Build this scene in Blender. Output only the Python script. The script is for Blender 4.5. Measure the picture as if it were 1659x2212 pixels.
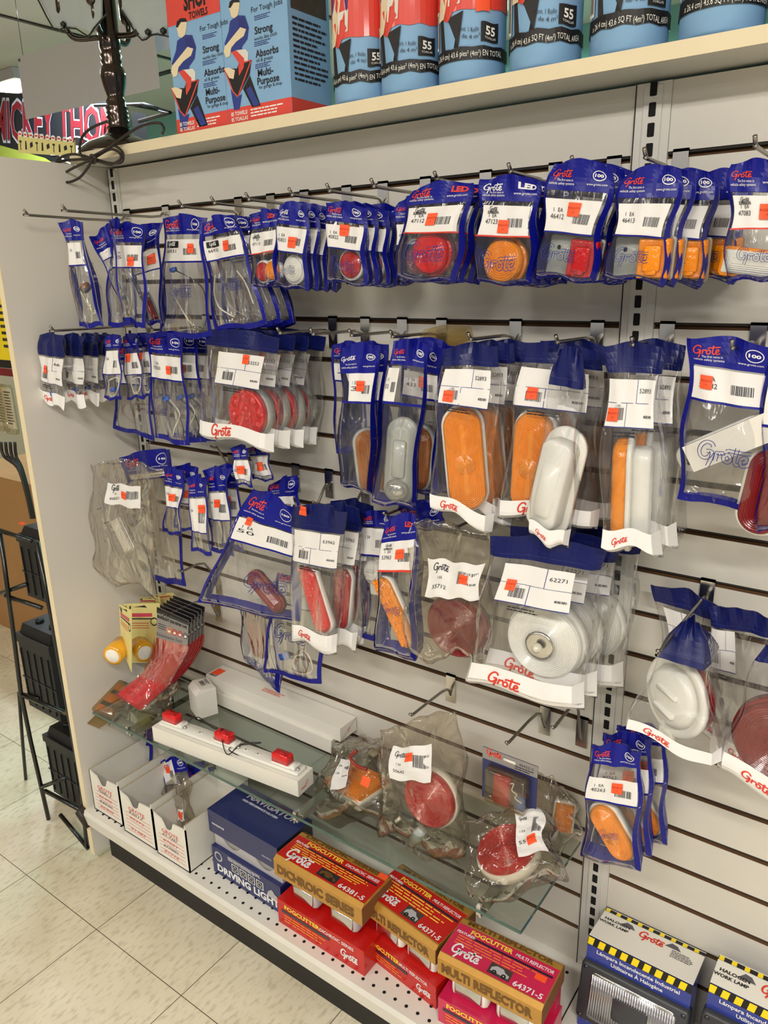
import bpy, math, random
from mathutils import Vector, Matrix
R=math.radians; sin=math.sin; cos=math.cos; PI=math.pi
for o in list(bpy.data.objects): bpy.data.objects.remove(o)
sc=bpy.context.scene; COL=sc.collection
# ---------------- camera ----------------
CW,CH,FOC=1659,2212,1648.5
CR=Matrix(((0.8099764842612128,-0.15670495954592495,0.5651386118445239),(0.5860935553666089,0.2504620714530507,-0.7705602475609384),(-0.020795174958946255,0.9553597785217656,0.29471215496017444)))
CP=Vector((1.575,-1.165,1.467))
cd=bpy.data.cameras.new('camera'); cam=bpy.data.objects.new('camera',cd); COL.objects.link(cam)
cd.sensor_fit='VERTICAL'; cd.sensor_height=36; cd.lens=36*FOC/CH; cd.clip_start=.02
cam.matrix_world=Matrix.Translation(CP)@CR.to_4x4(); sc.camera=cam
def at(px,py,Y=None,X=None,Z=None):
    "point of the room seen at a pixel of the photograph, on a plane Y=, X= or Z="
    d=CR@Vector(((px-CW/2)/FOC,-(py-CH/2)/FOC,-1))
    t=(Y-CP.y)/d.y if Y is not None else (X-CP.x)/d.x if X is not None else (Z-CP.z)/d.z
    return CP+d*t
# ---------------- world, lights, exposure ----------------
w=bpy.data.worlds.new('room_light'); sc.world=w; w.use_nodes=True
w.node_tree.nodes['Background'].inputs[0].default_value=(1,.965,.92,1); w.node_tree.nodes['Background'].inputs[1].default_value=.38
sc.view_settings.view_transform='Standard'; sc.view_settings.look='None'; sc.view_settings.gamma=1
sc.view_settings.exposure=-0.04
sc.cycles.transparent_max_bounces=48; sc.cycles.max_bounces=8; sc.cycles.caustics_reflective=False; sc.cycles.caustics_refractive=False
sc.cycles.use_denoising=True; sc.cycles.sample_clamp_indirect=4
def area(loc,sx,sy,power,col=(1,.955,.885)):
    l=bpy.data.lights.new('tube_light','AREA'); l.shape='RECTANGLE'; l.size=sx; l.size_y=sy; l.energy=power; l.color=col
    o=bpy.data.objects.new('tube_light',l); COL.objects.link(o); o.location=loc; return o
CEIL=2.72
for (x,y,p) in ((1.1,-2.25,33),(2.7,-2.0,58),(-.5,-2.25,20),(1.1,-4.3,18),(3.6,-3.4,34),(-1.8,-4.3,10)):
    area((x,y,CEIL-.11),1.15,.16,p)
area((-2.2,1.2,CEIL-.11),1.15,.16,50,(.8,.88,1))
area((-.6,2.4,CEIL-.11),1.15,.16,40,(.5,1,.95))  # unseen teal lamp, added to brighten the back wall
# ---------------- materials ----------------
def hexc(h):
    c=[int(h[i:i+2],16)/255 for i in (0,2,4)]
    return tuple(((x+.055)/1.055)**2.4 if x>.04045 else x/12.92 for x in c)+(1,)
MAT={}
def pm(name,h,rough=.5,metal=0,coat=0,var=.06,scale=30,bump=0,bscale=60,spec=.5,trans=0,sub=0):
    m=bpy.data.materials.new(name); m.use_nodes=True; n=m.node_tree; b=n.nodes['Principled BSDF']; c=hexc(h)
    b.inputs['Roughness'].default_value=rough; b.inputs['Metallic'].default_value=metal; b.inputs['Coat Weight'].default_value=coat
    b.inputs['Coat Roughness'].default_value=.08; b.inputs['Specular IOR Level'].default_value=spec
    b.inputs['Transmission Weight'].default_value=trans
    if sub: b.inputs['Subsurface Weight'].default_value=sub; b.inputs['Subsurface Scale'].default_value=.01
    tc=n.nodes.new('ShaderNodeTexCoord'); nz=n.nodes.new('ShaderNodeTexNoise'); nz.inputs['Scale'].default_value=scale; nz.inputs['Detail'].default_value=3
    n.links.new(tc.outputs['Object'],nz.inputs['Vector'])
    mx=n.nodes.new('ShaderNodeMix'); mx.data_type='RGBA'
    mx.inputs['A'].default_value=tuple(x*(1-var*1.5) for x in c[:3])+(1,); mx.inputs['B'].default_value=tuple(min(1,x*(1+var)) for x in c[:3])+(1,)
    n.links.new(nz.outputs['Fac'],mx.inputs['Factor']); n.links.new(mx.outputs['Result'],b.inputs['Base Color'])
    if bump:
        nb=n.nodes.new('ShaderNodeTexNoise'); nb.inputs['Scale'].default_value=bscale; n.links.new(tc.outputs['Object'],nb.inputs['Vector'])
        bp=n.nodes.new('ShaderNodeBump'); bp.inputs['Strength'].default_value=bump; bp.inputs['Distance'].default_value=.004
        n.links.new(nb.outputs['Fac'],bp.inputs['Height']); n.links.new(bp.outputs['Normal'],b.inputs['Normal'])
    MAT[name]=m; return m
def film(name,tint,haze,gloss,hazecol,rough=.09,bscale=22,bump=.5,stretch=(1,1,.35)):
    "thin clear plastic film: see-through, hazy, with glossy creases"
    m=bpy.data.materials.new(name); m.use_nodes=True; n=m.node_tree; n.nodes.clear(); N=n.nodes.new; L=n.links.new
    out=N('ShaderNodeOutputMaterial'); tr=N('ShaderNodeBsdfTransparent'); tr.inputs[0].default_value=hexc(tint)
    di=N('ShaderNodeBsdfDiffuse'); di.inputs[0].default_value=hexc(hazecol); gl=N('ShaderNodeBsdfGlossy'); gl.inputs['Roughness'].default_value=rough
    m1=N('ShaderNodeMixShader'); m1.inputs[0].default_value=haze; L(tr.outputs[0],m1.inputs[1]); L(di.outputs[0],m1.inputs[2])
    m2=N('ShaderNodeMixShader'); L(m1.outputs[0],m2.inputs[1]); L(gl.outputs[0],m2.inputs[2])
    tc=N('ShaderNodeTexCoord'); mp=N('ShaderNodeMapping'); mp.inputs['Scale'].default_value=stretch; L(tc.outputs['Object'],mp.inputs[0])
    nz=N('ShaderNodeTexNoise'); nz.inputs['Scale'].default_value=bscale; nz.inputs['Detail'].default_value=2.5; nz.inputs['Distortion'].default_value=.8; L(mp.outputs[0],nz.inputs['Vector'])
    bp=N('ShaderNodeBump'); bp.inputs['Strength'].default_value=bump; bp.inputs['Distance'].default_value=.012; L(nz.outputs['Fac'],bp.inputs['Height'])
    L(bp.outputs[0],gl.inputs['Normal'])
    lw=N('ShaderNodeLayerWeight'); lw.inputs['Blend'].default_value=.25
    ma=N('ShaderNodeMath'); ma.operation='MULTIPLY_ADD'; L(lw.outputs['Fresnel'],ma.inputs[0]); ma.inputs[1].default_value=.4; ma.inputs[2].default_value=gloss
    ma.use_clamp=True; L(ma.outputs[0],m2.inputs[0]); L(m2.outputs[0],out.inputs[0]); MAT[name]=m
film('clear_film','fcfcfd',.012,.07,'dcdde0',rough=.12,bump=.95,bscale=26)
film('grey_poly','f2eee6',.055,.075,'9a9082',rough=.15,bscale=30,bump=1.0,stretch=(1,1,.6))
film('blue_film','8a98d8',.25,.10,'2a3a90')
film('blister_film','f0ead8',.06,.12,'d8c8a0',rough=.06,bscale=6,bump=.15)
film('aged_film','e0d2a8',.1,.10,'b09870',rough=.1,bscale=6,bump=.15)
film('lens_clear','eef0ee',.16,.14,'e0e2dc',rough=.05,bscale=3,bump=.05)
for a in (('laminate','d0ccc2',.38,0,0,.02,6),('laminate_side','e0dcd4',.45,0,0,.04,4),('mdf','573a1e',.9,0,0,.2,40),('seam_and_shade','2a2724',.9),
 ('beam_white','cfcdc6',.4,0,0,.04,8),('slot_black','0a0a0a',.9),('tan_edge','e8dab8',.55,0,0,.05,12),('metal_white','dcd9d0',.35,0,.1,.05,10),
 ('kick_black','1d1d1b',.6,0,0,.2,9),('chrome','d8d6d2',.2,1,0,.05),('wire_steel','a09c96',.26,1,0,.05),('dark_metal','5a5048',.35,.9),
 ('bag_blue','0a1284',.38,0,.05,.08,30,0,60,.3),('bag_navy','0c1656',.38,0,.05,.08,30,0,60,.3),('ink_white','e8e8ea',.5),('ink_red','d83a2a',.5),('ink_dark','22202a',.6),('ink_navy','26307c',.5),
 ('label_white','e6e4e2',.5,0,0,.02),('label_grey','c9c6c6',.5),('sticker_orange','ff5828',.6,0,0,.03),('sticker_ink','9c2a1c',.7),('strip_white','efeeee',.4),
 ('lens_red','b80a12',.18,0,.3,.12,60,.25,220),('lens_dark_red','7c1218',.25,0,.25,.15,40,.15,160),('lens_amber','f08c00',.18,0,.3,.12,60,.3,200),('lens_dark_amber','a05804',.2,0,.4,.2,40,.3,200),
 ('lens_bright_red','d80810',.15,0,.35,.12,60,.3,200),('housing_white','e9e8e0',.35,0,.2,.03),('housing_grey','a8aca6',.4,0,.2,.06),('housing_dark','3a3c40',.4),('bulb_white','e6e2cf',.15,0,.8),
 ('wire_red','8c2a20',.5),('wire_white','e4e0d4',.5),('wire_black','17171a',.45),('wire_brown','6a3a30',.5),('plug_blue','2a55b4',.45),('wire_yellow','e0dca0',.5),
 ('lamp_bronze','40332c',.14,.85,.6,.1),('cord_brown','2c241f',.5),('card_white','e4e1d8',.55,0,0,.04,10),('card_edge','a89878',.8),('card_brown','a87c4a',.8,0,0,.1,9),
 ('box_navy','16235e',.35,0,.4,.1),('box_dark','1c1c2c',.35,0,.4),('box_grey','b4b2b6',.4),('box_red','c01410',.36,0,.25,.06),('box_pink','cc1f50',.32,0,.5,.06),('box_gold','c09040',.34,.4,.2,.1,50),
 ('box_gold_dark','7a5628',.4,.4),('ink_yellow','f4d848',.5),('ink_orange','f08a30',.5),('ink_black','141214',.5),('hazard_yellow','f4d818',.5),('box_blue','2a3a92',.35,0,.4),
 ('towel_blue','86b2da',.5,0,0,.05,20),('towel_red','e0483c',.45,0,.2,.04),('skin','ead9b6',.6),('shirt_blue','2a3c8c',.5),('tape_yellow','e8a81c',.2,0,.8,.08),('card_yellow','e2d890',.5,0,0,.05),
 ('vinyl_red','d01828',.25,0,.3,.06),('card_grey','8c8886',.45),('battery','17171a',.5,0,0,.2,60,.2,200),('rack_black','0e0e0e',.3,0,.3),('sign_white','cfcdd4',.6,0,0,.02),
 ('banner_black','14181c',.5),('banner_red','7c141f',.5),('ceiling_white','d4cdc2',.8,0,0,.04,3),('wall_teal','7fb6b0',.7,0,0,.12,1.2),('wall_tan','b09a80',.8,0,0,.06,2),('frost_glass','aab4b4',.25,0,.3),
 ('glass_edge','3a5a54',.1,0,.5),('lime','a8b84a',.5),('paper_white','f0efe8',.6),('mid_grey','5a5860',.6),('reflector','d8dadc',.16,1,0,.12,20),('box_photo','4a4038',.5,0,0,.4,60),('tyre_dark','202124',.7),('wood_dark','7a4a24',.7)):
    pm(*a)
def glassm(name,tint,mixf=.12):
    m=bpy.data.materials.new(name); m.use_nodes=True; n=m.node_tree; n.nodes.clear(); N=n.nodes.new; L=n.links.new
    out=N('ShaderNodeOutputMaterial'); tr=N('ShaderNodeBsdfTransparent'); tr.inputs[0].default_value=hexc(tint); gl=N('ShaderNodeBsdfGlossy'); gl.inputs['Roughness'].default_value=.03
    lw=N('ShaderNodeLayerWeight'); lw.inputs['Blend'].default_value=.12; ma=N('ShaderNodeMath'); ma.operation='MULTIPLY_ADD'; L(lw.outputs['Fresnel'],ma.inputs[0]); ma.inputs[1].default_value=1; ma.inputs[2].default_value=.02
    mx=N('ShaderNodeMixShader'); L(ma.outputs[0],mx.inputs[0]); L(tr.outputs[0],mx.inputs[1]); L(gl.outputs[0],mx.inputs[2]); L(mx.outputs[0],out.inputs[0]); MAT[name]=m
glassm('shelf_glass','edf2ef')
def lightm(name,h,s):
    m=bpy.data.materials.new(name); m.use_nodes=True; b=m.node_tree.nodes['Principled BSDF']; b.inputs['Emission Color'].default_value=hexc(h); b.inputs['Emission Strength'].default_value=s; MAT[name]=m
lightm('tube_glow','fff4e2',12.0)
def floorm():
    m=pm('vinyl_tile','c9bfa6',.32,0,0,0); n=m.node_tree; N=n.nodes.new; L=n.links.new; b=n.nodes['Principled BSDF']
    tc=N('ShaderNodeTexCoord'); mp=N('ShaderNodeMapping'); mp.inputs['Location'].default_value=(-.153/.3048,.417/.3048,0); mp.inputs['Scale'].default_value=(1/.3048,)*3; L(tc.outputs['Object'],mp.inputs[0])
    br=N('ShaderNodeTexBrick'); br.offset=0; br.inputs['Scale'].default_value=1; br.inputs['Brick Width'].default_value=1; br.inputs['Row Height'].default_value=1; br.inputs['Mortar Size'].default_value=.0035; br.inputs['Mortar Smooth'].default_value=.3
    br.inputs['Color1'].default_value=hexc('e8dfc6'); br.inputs['Color2'].default_value=hexc('e3dac0'); br.inputs['Mortar'].default_value=hexc('5c513f'); L(mp.outputs[0],br.inputs[0])
    m2=N('ShaderNodeMapping'); m2.inputs['Rotation'].default_value=(0,0,R(6)); m2.inputs['Scale'].default_value=(110,40,1); L(tc.outputs['Object'],m2.inputs[0])
    nz=N('ShaderNodeTexNoise'); nz.inputs['Scale'].default_value=1; nz.inputs['Detail'].default_value=2; L(m2.outputs[0],nz.inputs['Vector'])
    r=N('ShaderNodeValToRGB'); r.color_ramp.elements[0].position=.5; r.color_ramp.elements[1].position=.72; r.color_ramp.elements[0].color=(0,0,0,1); r.color_ramp.elements[1].color=(.34,.34,.34,1); L(nz.outputs['Fac'],r.inputs[0])
    mx=N('ShaderNodeMix'); mx.data_type='RGBA'; L(r.outputs[0],mx.inputs['Factor']); L(br.outputs[0],mx.inputs['A']); mx.inputs['B'].default_value=hexc('8c8268')
    n3=N('ShaderNodeTexNoise'); n3.inputs['Scale'].default_value=5; L(tc.outputs['Object'],n3.inputs['Vector'])
    m3=N('ShaderNodeMix'); m3.data_type='RGBA'; m3.blend_type='MULTIPLY'; r3=N('ShaderNodeValToRGB'); r3.color_ramp.elements[0].color=(.88,.86,.82,1); r3.color_ramp.elements[0].position=.35; r3.color_ramp.elements[1].position=.6
    L(n3.outputs['Fac'],r3.inputs[0]); m3.inputs['Factor'].default_value=1; L(mx.outputs['Result'],m3.inputs['A']); L(r3.outputs[0],m3.inputs['B']); L(m3.outputs['Result'],b.inputs['Base Color'])
floorm()
# ---------------- mesh helpers ----------------
class MB:
    def __init__(s): s.v=[]; s.f=[]; s.m=[]; s.sm=[]; s.mats=[]
    def mi(s,m):
        if m not in s.mats: s.mats.append(m)
        return s.mats.index(m)
    def add(s,vs,fs,mat,smooth=False,M=None):
        b=len(s.v); k=s.mi(mat)
        s.v+= [tuple(M@Vector(v)) for v in vs] if M else [tuple(v) for v in vs]
        for f in fs: s.f.append([i+b for i in f]); s.m.append(k); s.sm.append(smooth)
        return s
    def box(s,a,b,mat,M=None):
        x0,y0,z0=a; x1,y1,z1=b
        vs=[(x,y,z) for z in (z0,z1) for y in (y0,y1) for x in (x0,x1)]
        return s.add(vs,[(0,2,3,1),(4,5,7,6),(0,1,5,4),(2,6,7,3),(0,4,6,2),(1,3,7,5)],mat,False,M)
    def hexa(s,b4,t4,mat):
        return s.add(list(b4)+list(t4),[(3,2,1,0),(4,5,6,7),(0,1,5,4),(1,2,6,5),(2,3,7,6),(3,0,4,7)],mat)
    def tube(s,pts,r,mat,n=8,closed=False,M=None):
        pts=[Vector(p) for p in pts]; vs=[]; fs=[]; N=len(pts); up=None
        for i,p in enumerate(pts):
            a=pts[i-1] if (i>0 or closed) else p; b=pts[(i+1)%N] if (i<N-1 or closed) else p
            t=(b-a).normalized() if (b-a).length>1e-9 else Vector((0,0,1))
            if up is None: up=t.orthogonal().normalized()
            up=(up-t*up.dot(t)); up=up.normalized() if up.length>1e-6 else t.orthogonal().normalized()
            w_=t.cross(up); rr=r[i] if isinstance(r,(list,tuple)) else r
            for k in range(n):
                an=2*PI*k/n; vs.append(p+(up*cos(an)+w_*sin(an))*rr)
        L=N if closed else N-1
        for i in range(L):
            for k in range(n):
                j=(i+1)%N; fs.append((i*n+k,i*n+(k+1)%n,j*n+(k+1)%n,j*n+k))
        if not closed: fs+=[tuple(range(n-1,-1,-1)),tuple((N-1)*n+k for k in range(n))]
        return s.add(vs,fs,mat,True,M)
    def lathe(s,prof,mat,n=28,M=None,smooth=True):
        vs=[]; fs=[]
        for r,z in prof:
            for k in range(n): an=2*PI*k/n; vs.append((r*cos(an),r*sin(an),z))
        for i in range(len(prof)-1):
            for k in range(n): fs.append((i*n+k,i*n+(k+1)%n,(i+1)*n+(k+1)%n,(i+1)*n+k))
        fs+=[tuple(range(n-1,-1,-1)),tuple((len(prof)-1)*n+k for k in range(n))]
        return s.add(vs,fs,mat,smooth,M)
    def rr(s,hw,hh,c,prof,mat,n=7,M=None,smooth=True):
        "solid whose section is a rounded rectangle; prof = [(inset, height)...]"
        vs=[]; fs=[]; K=4*n
        for d,z in prof:
            a=max(hw-d,1e-4); b=max(hh-d,1e-4); cc=min(max(c-d,2e-4),a,b)
            for q,(sx,sy) in enumerate(((1,1),(-1,1),(-1,-1),(1,-1))):
                for k in range(n):
                    an=PI/2*(q+k/(n-1)); vs.append((sx*(a-cc)+cc*cos(an),sy*(b-cc)+cc*sin(an),z))
        for i in range(len(prof)-1):
            for k in range(K): fs.append((i*K+k,i*K+(k+1)%K,(i+1)*K+(k+1)%K,(i+1)*K+k))
        fs+=[tuple(range(K-1,-1,-1)),tuple((len(prof)-1)*K+k for k in range(K))]
        return s.add(vs,fs,mat,smooth,M)
    def prism(s,poly,d,mat,M=None):
        "outline in x,z (front at y=0) pushed back by d"
        n=len(poly); vs=[(x,0,z) for x,z in poly]+[(x,d,z) for x,z in poly]
        return s.add(vs,[tuple(range(n)),tuple(range(2*n-1,n-1,-1))]+[(i,i+n,(i+1)%n+n,(i+1)%n) for i in range(n)],mat,False,M)
    def build(s,name,parent=None,loc=None,org=None):
        if org is not None: s.v=[(x-org[0],y-org[1],z-org[2]) for x,y,z in s.v]; loc=org
        me=bpy.data.meshes.new(name); me.from_pydata(s.v,[],s.f)
        for m in s.mats: me.materials.append(MAT[m])
        for p,k,q in zip(me.polygons,s.m,s.sm): p.material_index=k; p.use_smooth=q
        me.update(); o=bpy.data.objects.new(name,me); COL.objects.link(o)
        if parent: o.parent=parent
        if loc is not None: o.location=loc
        return o
def tag(o,label=None,cat=None,group=None,kind=None):
    if label: o['label']=label
    if cat: o['category']=cat
    if group: o['group']=group
    if kind: o['kind']=kind
    return o
def thing(name,label,cat,loc=(0,0,0),group=None,rz=0):
    o=bpy.data.objects.new(name,None); COL.objects.link(o); o.location=loc; o.rotation_euler=(0,0,rz); o.empty_display_size=.05
    return tag(o,label,cat,group)
def copy_tree(o,loc=None,rot=None,label=None,group=None):
    def rec(a,par):
        c=a.copy(); COL.objects.link(c)
        if par: c.parent=par
        for ch in list(a.children): rec(ch,c)
        return c
    r=rec(o,None)
    if loc is not None: r.location=loc
    if rot is not None: r.rotation_euler=rot
    if label: r['label']=label
    if group: r['group']=group
    return r
def smooth_pts(P,k=4,closed=False):
    P=[Vector(p) for p in P]; n=len(P); out=[]
    for i in range(n if closed else n-1):
        a=P[i-1] if (i>0 or closed) else P[i]; b=P[i]; c=P[(i+1)%n]; d=P[(i+2)%n] if (i+2<n or closed) else P[(i+1)%n]
        for j in range(k):
            t=j/k; out.append(.5*((2*b)+(c-a)*t+(2*a-5*b+4*c-d)*t*t+(3*b-a-3*c+d)*t**3))
    if not closed: out.append(P[-1])
    return out
# ---------------- print helpers (S maps u right, v up, off outwards) ----------------
def plane(O,X,Y):
    O=Vector(O); X=Vector(X).normalized(); Y=(Vector(Y)-X*Vector(Y).dot(X)).normalized(); Nn=X.cross(Y)
    return lambda u,v,off=0: O+X*u+Y*v+Nn*off
_T={}
def textmesh(s,sp=1.0,bold=0,shear=0):
    k=(s,sp,bold,shear)
    if k not in _T:
        c=bpy.data.curves.new('t','FONT'); c.body=s; c.size=1; c.space_character=sp; c.offset=bold; c.shear=shear; c.resolution_u=2
        o=bpy.data.objects.new('t',c); COL.objects.link(o); dg=bpy.context.evaluated_depsgraph_get(); me=o.evaluated_get(dg).to_mesh()
        V=[(v.co.x,v.co.y) for v in me.vertices]; F=[tuple(p.vertices) for p in me.polygons]; o.evaluated_get(dg).to_mesh_clear()
        bpy.data.objects.remove(o); bpy.data.curves.remove(c)
        xs=[v[0] for v in V] or [0,1]; x0,x1=min(xs),max(xs); _T[k]=([(x-x0,y) for x,y in V],F,x1-x0)
    return _T[k]
def ptext(mb,S,s,u,v,h,mat,off=.0006,al='c',rot=0,w=None,bold=0,shear=0,sp=1.0):
    V,F,W=textmesh(s,sp,bold,shear); k=h/.72; kx=k if w is None else w/max(W,1e-6); W*=kx
    x0={'c':-W/2,'l':0,'r':-W}[al]; cr,sr=cos(rot),sin(rot); vs=[]
    for x,y in V:
        a=x*kx+x0; b=y*k; vs.append(S(u+a*cr-b*sr,v+a*sr+b*cr,off))
    mb.add(vs,F,mat)
def prect(mb,S,u0,v0,u1,v1,mat,off=.0003,nu=1,nv=1):
    vs=[S(u0+(u1-u0)*i/nu,v0+(v1-v0)*j/nv,off) for j in range(nv+1) for i in range(nu+1)]
    mb.add(vs,[(j*(nu+1)+i,j*(nu+1)+i+1,(j+1)*(nu+1)+i+1,(j+1)*(nu+1)+i) for j in range(nv) for i in range(nu)],mat)
def ppoly(mb,S,pts,mat,off=.0004): mb.add([S(u,v,off) for u,v in pts],[tuple(range(len(pts)))],mat)
def pline(mb,S,pts,w,mat,off=.0006,closed=False):
    P=[Vector((x,y)) for x,y in pts]; n=len(P); vs=[]
    for i,p in enumerate(P):
        a=P[i-1] if (i>0 or closed) else p; b=P[(i+1)%n] if (i<n-1 or closed) else p
        t=(b-a); t=t.normalized() if t.length>1e-9 else Vector((1,0)); nn=Vector((-t.y,t.x))*w/2
        vs+=[S(p.x+nn.x,p.y+nn.y,off),S(p.x-nn.x,p.y-nn.y,off)]
    mb.add(vs,[(2*i,2*i+1,2*((i+1)%n)+1,2*((i+1)%n)) for i in range(n if closed else n-1)],mat)
LOGO=[[(2.7,4.1),(2.4,4.75),(1.6,4.9),(.8,4.2),(.4,3.1),(.6,2.1),(1.3,1.8),(2.0,2.2),(2.5,3.1)],[(1.6,3.2),(2.5,3.1),(2.35,1.9),(2.0,.9),(1.7,.2)],
 [(3.0,1.5),(3.15,2.4),(3.3,3.1),(3.6,2.9),(4.1,3.15),(4.2,2.7)],[(4.9,3.0),(4.35,2.5),(4.5,1.7),(5.1,1.6),(5.5,2.2),(5.3,2.9),(4.9,3.0)],
 [(6.5,4.5),(6.25,3.1),(6.15,2.0),(6.5,1.5),(7.0,1.8)],[(7.2,2.2),(8.0,2.5),(7.9,3.1),(7.35,2.9),(7.15,2.1),(7.6,1.5),(8.5,1.9)],[(5.0,3.75),(6.5,3.8),(8.6,3.9)],[(4.7,3.5),(5.1,3.75)]]
LOGO=[[(p.x,p.y) for p in smooth_pts([(x,y,0) for x,y in s],3)] for s in LOGO]
def plogo(mb,S,u,v,w,mat,off=.0007,rot=0,outline=False,t=.42):
    k=w/9; cr,sr=cos(rot),sin(rot)
    def X(x,y): x=(x-4.5)*k; y=(y-2.5)*k; return (u+x*cr-y*sr,v+x*sr+y*cr)
    for st in LOGO:
        if not outline: pline(mb,S,[X(*p) for p in st],t*k,mat,off); continue
        for sg in (-1,1):
            pp=[]
            for i,p in enumerate(st):
                a=st[max(i-1,0)]; b=st[min(i+1,len(st)-1)]; dx,dy=b[0]-a[0],b[1]-a[1]; l=math.hypot(dx,dy) or 1
                pp.append((p[0]-dy/l*.3*sg,p[1]+dx/l*.3*sg))
            pline(mb,S,[X(*p) for p in pp],.13*k,mat,off)
def pbars(mb,S,u0,v0,u1,v1,mat='ink_dark',seed=1,off=.0006):
    r=random.Random(seed); u=u0
    while u<u1:
        a=(u1-u0)*r.choice((.02,.035,.05)); prect(mb,S,u,v0,min(u+a,u1),v1,mat,off); u+=a+(u1-u0)*r.choice((.02,.03,.045))
def pgreek(mb,S,u0,v0,u1,v1,n,mat,seed=1,off=.0006,fill=.45):
    "small print far too fine to read: rows of short dashes"
    r=random.Random(seed); h=(v1-v0)/n
    for i in range(n):
        u=u0; e=u1-(u1-u0)*r.random()*.3
        while u<e:
            l=(u1-u0)*(.06+r.random()*.14); prect(mb,S,u,v1-(i+fill)*h-h*.12,min(u+l,e),v1-i*h-h*.12,mat,off); u+=l+(u1-u0)*.02
def pring(mb,S,u,v,ru,rv,w,mat,off=.0006,n=20): pline(mb,S,[(u+ru*cos(2*PI*i/n),v+rv*sin(2*PI*i/n)) for i in range(n)],w,mat,off,True)
# ---------------- the room ----------------
P=.0762; Z0=1.6234
def zk(k): return Z0-P*k
def struct(mb,name): return tag(mb.build(name),kind='structure')
struct(MB().box((-5,-5,-.05),(5,4,0),'vinyl_tile'),'floor')
struct(MB().box((-5,-5,CEIL),(5,4,CEIL+.05),'ceiling_white'),'ceiling')
struct(MB().box((-5,3.2,0),(5,3.3,CEIL),'wall_teal'),'wall_back')
struct(MB().box((-4.2,-5,0),(-4.1,3.2,CEIL),'wall_tan'),'wall_left')
mb=MB()
for x in (-3.6,-2.4,-1.2,0,1.2,2.4,3.6): mb.box((x-.012,-5,CEIL-.008),(x+.012,3.2,CEIL-.0005),'rack_black')
struct(mb,'trim_1')
def fixture(x,y,label,g=None):
    t=thing('ceiling_light',label,'ceiling light',(x,y,CEIL),g)
    MB().box((-.62,-.11,-.06),(.62,.11,-.002),'sign_white').build('housing',t)
    for s in (-.05,.05): MB().tube([(-.58,s,-.075),(.58,s,-.075)],.013,'tube_glow',8).build('tube',t)
q_=at(18,195,Z=CEIL-.075); fixture(q_.x-.35,q_.y,'long fluorescent ceiling light glowing beyond the racing banner')
fixture(1.1,-2.25,'twin tube ceiling light above the aisle facing the bags, behind the viewer')
# ---------------- gondola ----------------
g=thing('display_gondola','white slatted store gondola with perforated base shelf and tan edged top shelf','shelving unit',(0,0,0))
DECK=.165
def slats(x0,x1,ztop):
    mb=MB(); zs=[zk(k) for k in range(19)]; G=.0095; y1=.016
    top=ztop
    for z in zs+[None]:
        b=z if z is not None else DECK-.02
        mb.box((x0,0,b),(x1,y1,top),'laminate')
        if z is None: break
        mb.box((x0,.008,z-G),(x1,y1,z),'mdf'); mb.box((x0,.0015,z-.0035),(x1,.009,z-.0001),'seam_and_shade'); mb.add([(x0,.0002,z-G-.0001),(x1,.0002,z-G-.0001),(x1,.008,z-G+.004),(x0,.008,z-G+.004)],[(0,1,2,3)],'mdf')  # near-black strip paints the shade at the top of each groove
        top=z-G
    return mb
slats(.0005,1.169,1.712).build('slatwall_panel',g); slats(1.2195,2.39,1.712).build('slatwall_panel',g)
def upright(x0,x1,hx,ztop=1.712):
    mb=MB(); mb.box((x0,-.003,0),(x1,.02,ztop),'beam_white')
    mb.box((hx-.0125,-.0055,DECK),(hx+.0125,-.003,ztop-.004),'beam_white'); mb.box((x0+.001,-.0038,DECK),(x0+.0025,-.003,ztop),'seam_and_shade')
    z=Z0+.0801
    while z>DECK+.02:
        mb.rr(.0048,.0088,.0015,[(0,0),(0,.0006)],'slot_black',3,Matrix.Translation((hx,-.0054,z))@Matrix.Rotation(PI/2,4,'X'),False); z-=.0254
    return mb
upright(1.169,1.2192,1.1953).build('upright',g)
upright(-.038,0,-.018).build('upright',g)
mb=MB(); mb.box((-.048,-.085,1.717),(2.4,.32,1.7365),'beam_white'); mb.box((-.048,-.0865,1.717),(2.4,-.085,1.7365),'tan_edge'); mb.build('top_shelf',g)
mb=MB(); mb.box((-.062,-.283,.02),(-.044,.3,1.716),'laminate_side'); mb.box((-.062,-.285,.02),(-.044,-.283,1.716),'tan_edge'); mb.build('side_panel',g)
MB().box((-.03,.02,0),(2.39,.2,1.70),'beam_white').build('back_panel',g)
def deck(x0,x1):
    mb=MB(); F=-.292
    mb.box((x0,F,DECK-.004),(x1,0,DECK),'metal_white')
    mb.add([(x0,F,DECK),(x1,F,DECK),(x1,F-.006,DECK-.008),(x0,F-.006,DECK-.008),(x0,F-.004,DECK-.036),(x1,F-.004,DECK-.036)],[(0,3,2,1),(3,4,5,2)],'metal_white')
    r=random.Random(3)
    for j in range(10):
        y=F+.018+j*.0265
        n=int((x1-x0-.04)/.0254)
        for i in range(n):
            x=x0+.03+i*.0254+(.0127 if j%2 else 0)
            mb.rr(.0036,.0036,.0036,[(0,0),(0,.0003)],'slot_black',3,Matrix.Translation((x,y,DECK)),False)
    return mb
deck(-.047,1.194).build('base_shelf',g); deck(1.197,2.39).build('base_shelf',g)
mb=MB(); mb.box((-.03,-.246,0),(2.4,-.24,DECK-.004),'kick_black'); mb.build('kick_plate',g)
mb=MB(); mb.tube([(-.075,-.27,DECK-.01),(-.055,-.3,DECK-.005),(-.04,-.29,DECK-.045)],.012,'cord_brown',8); mb.build('corner_bumper',g)
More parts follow.
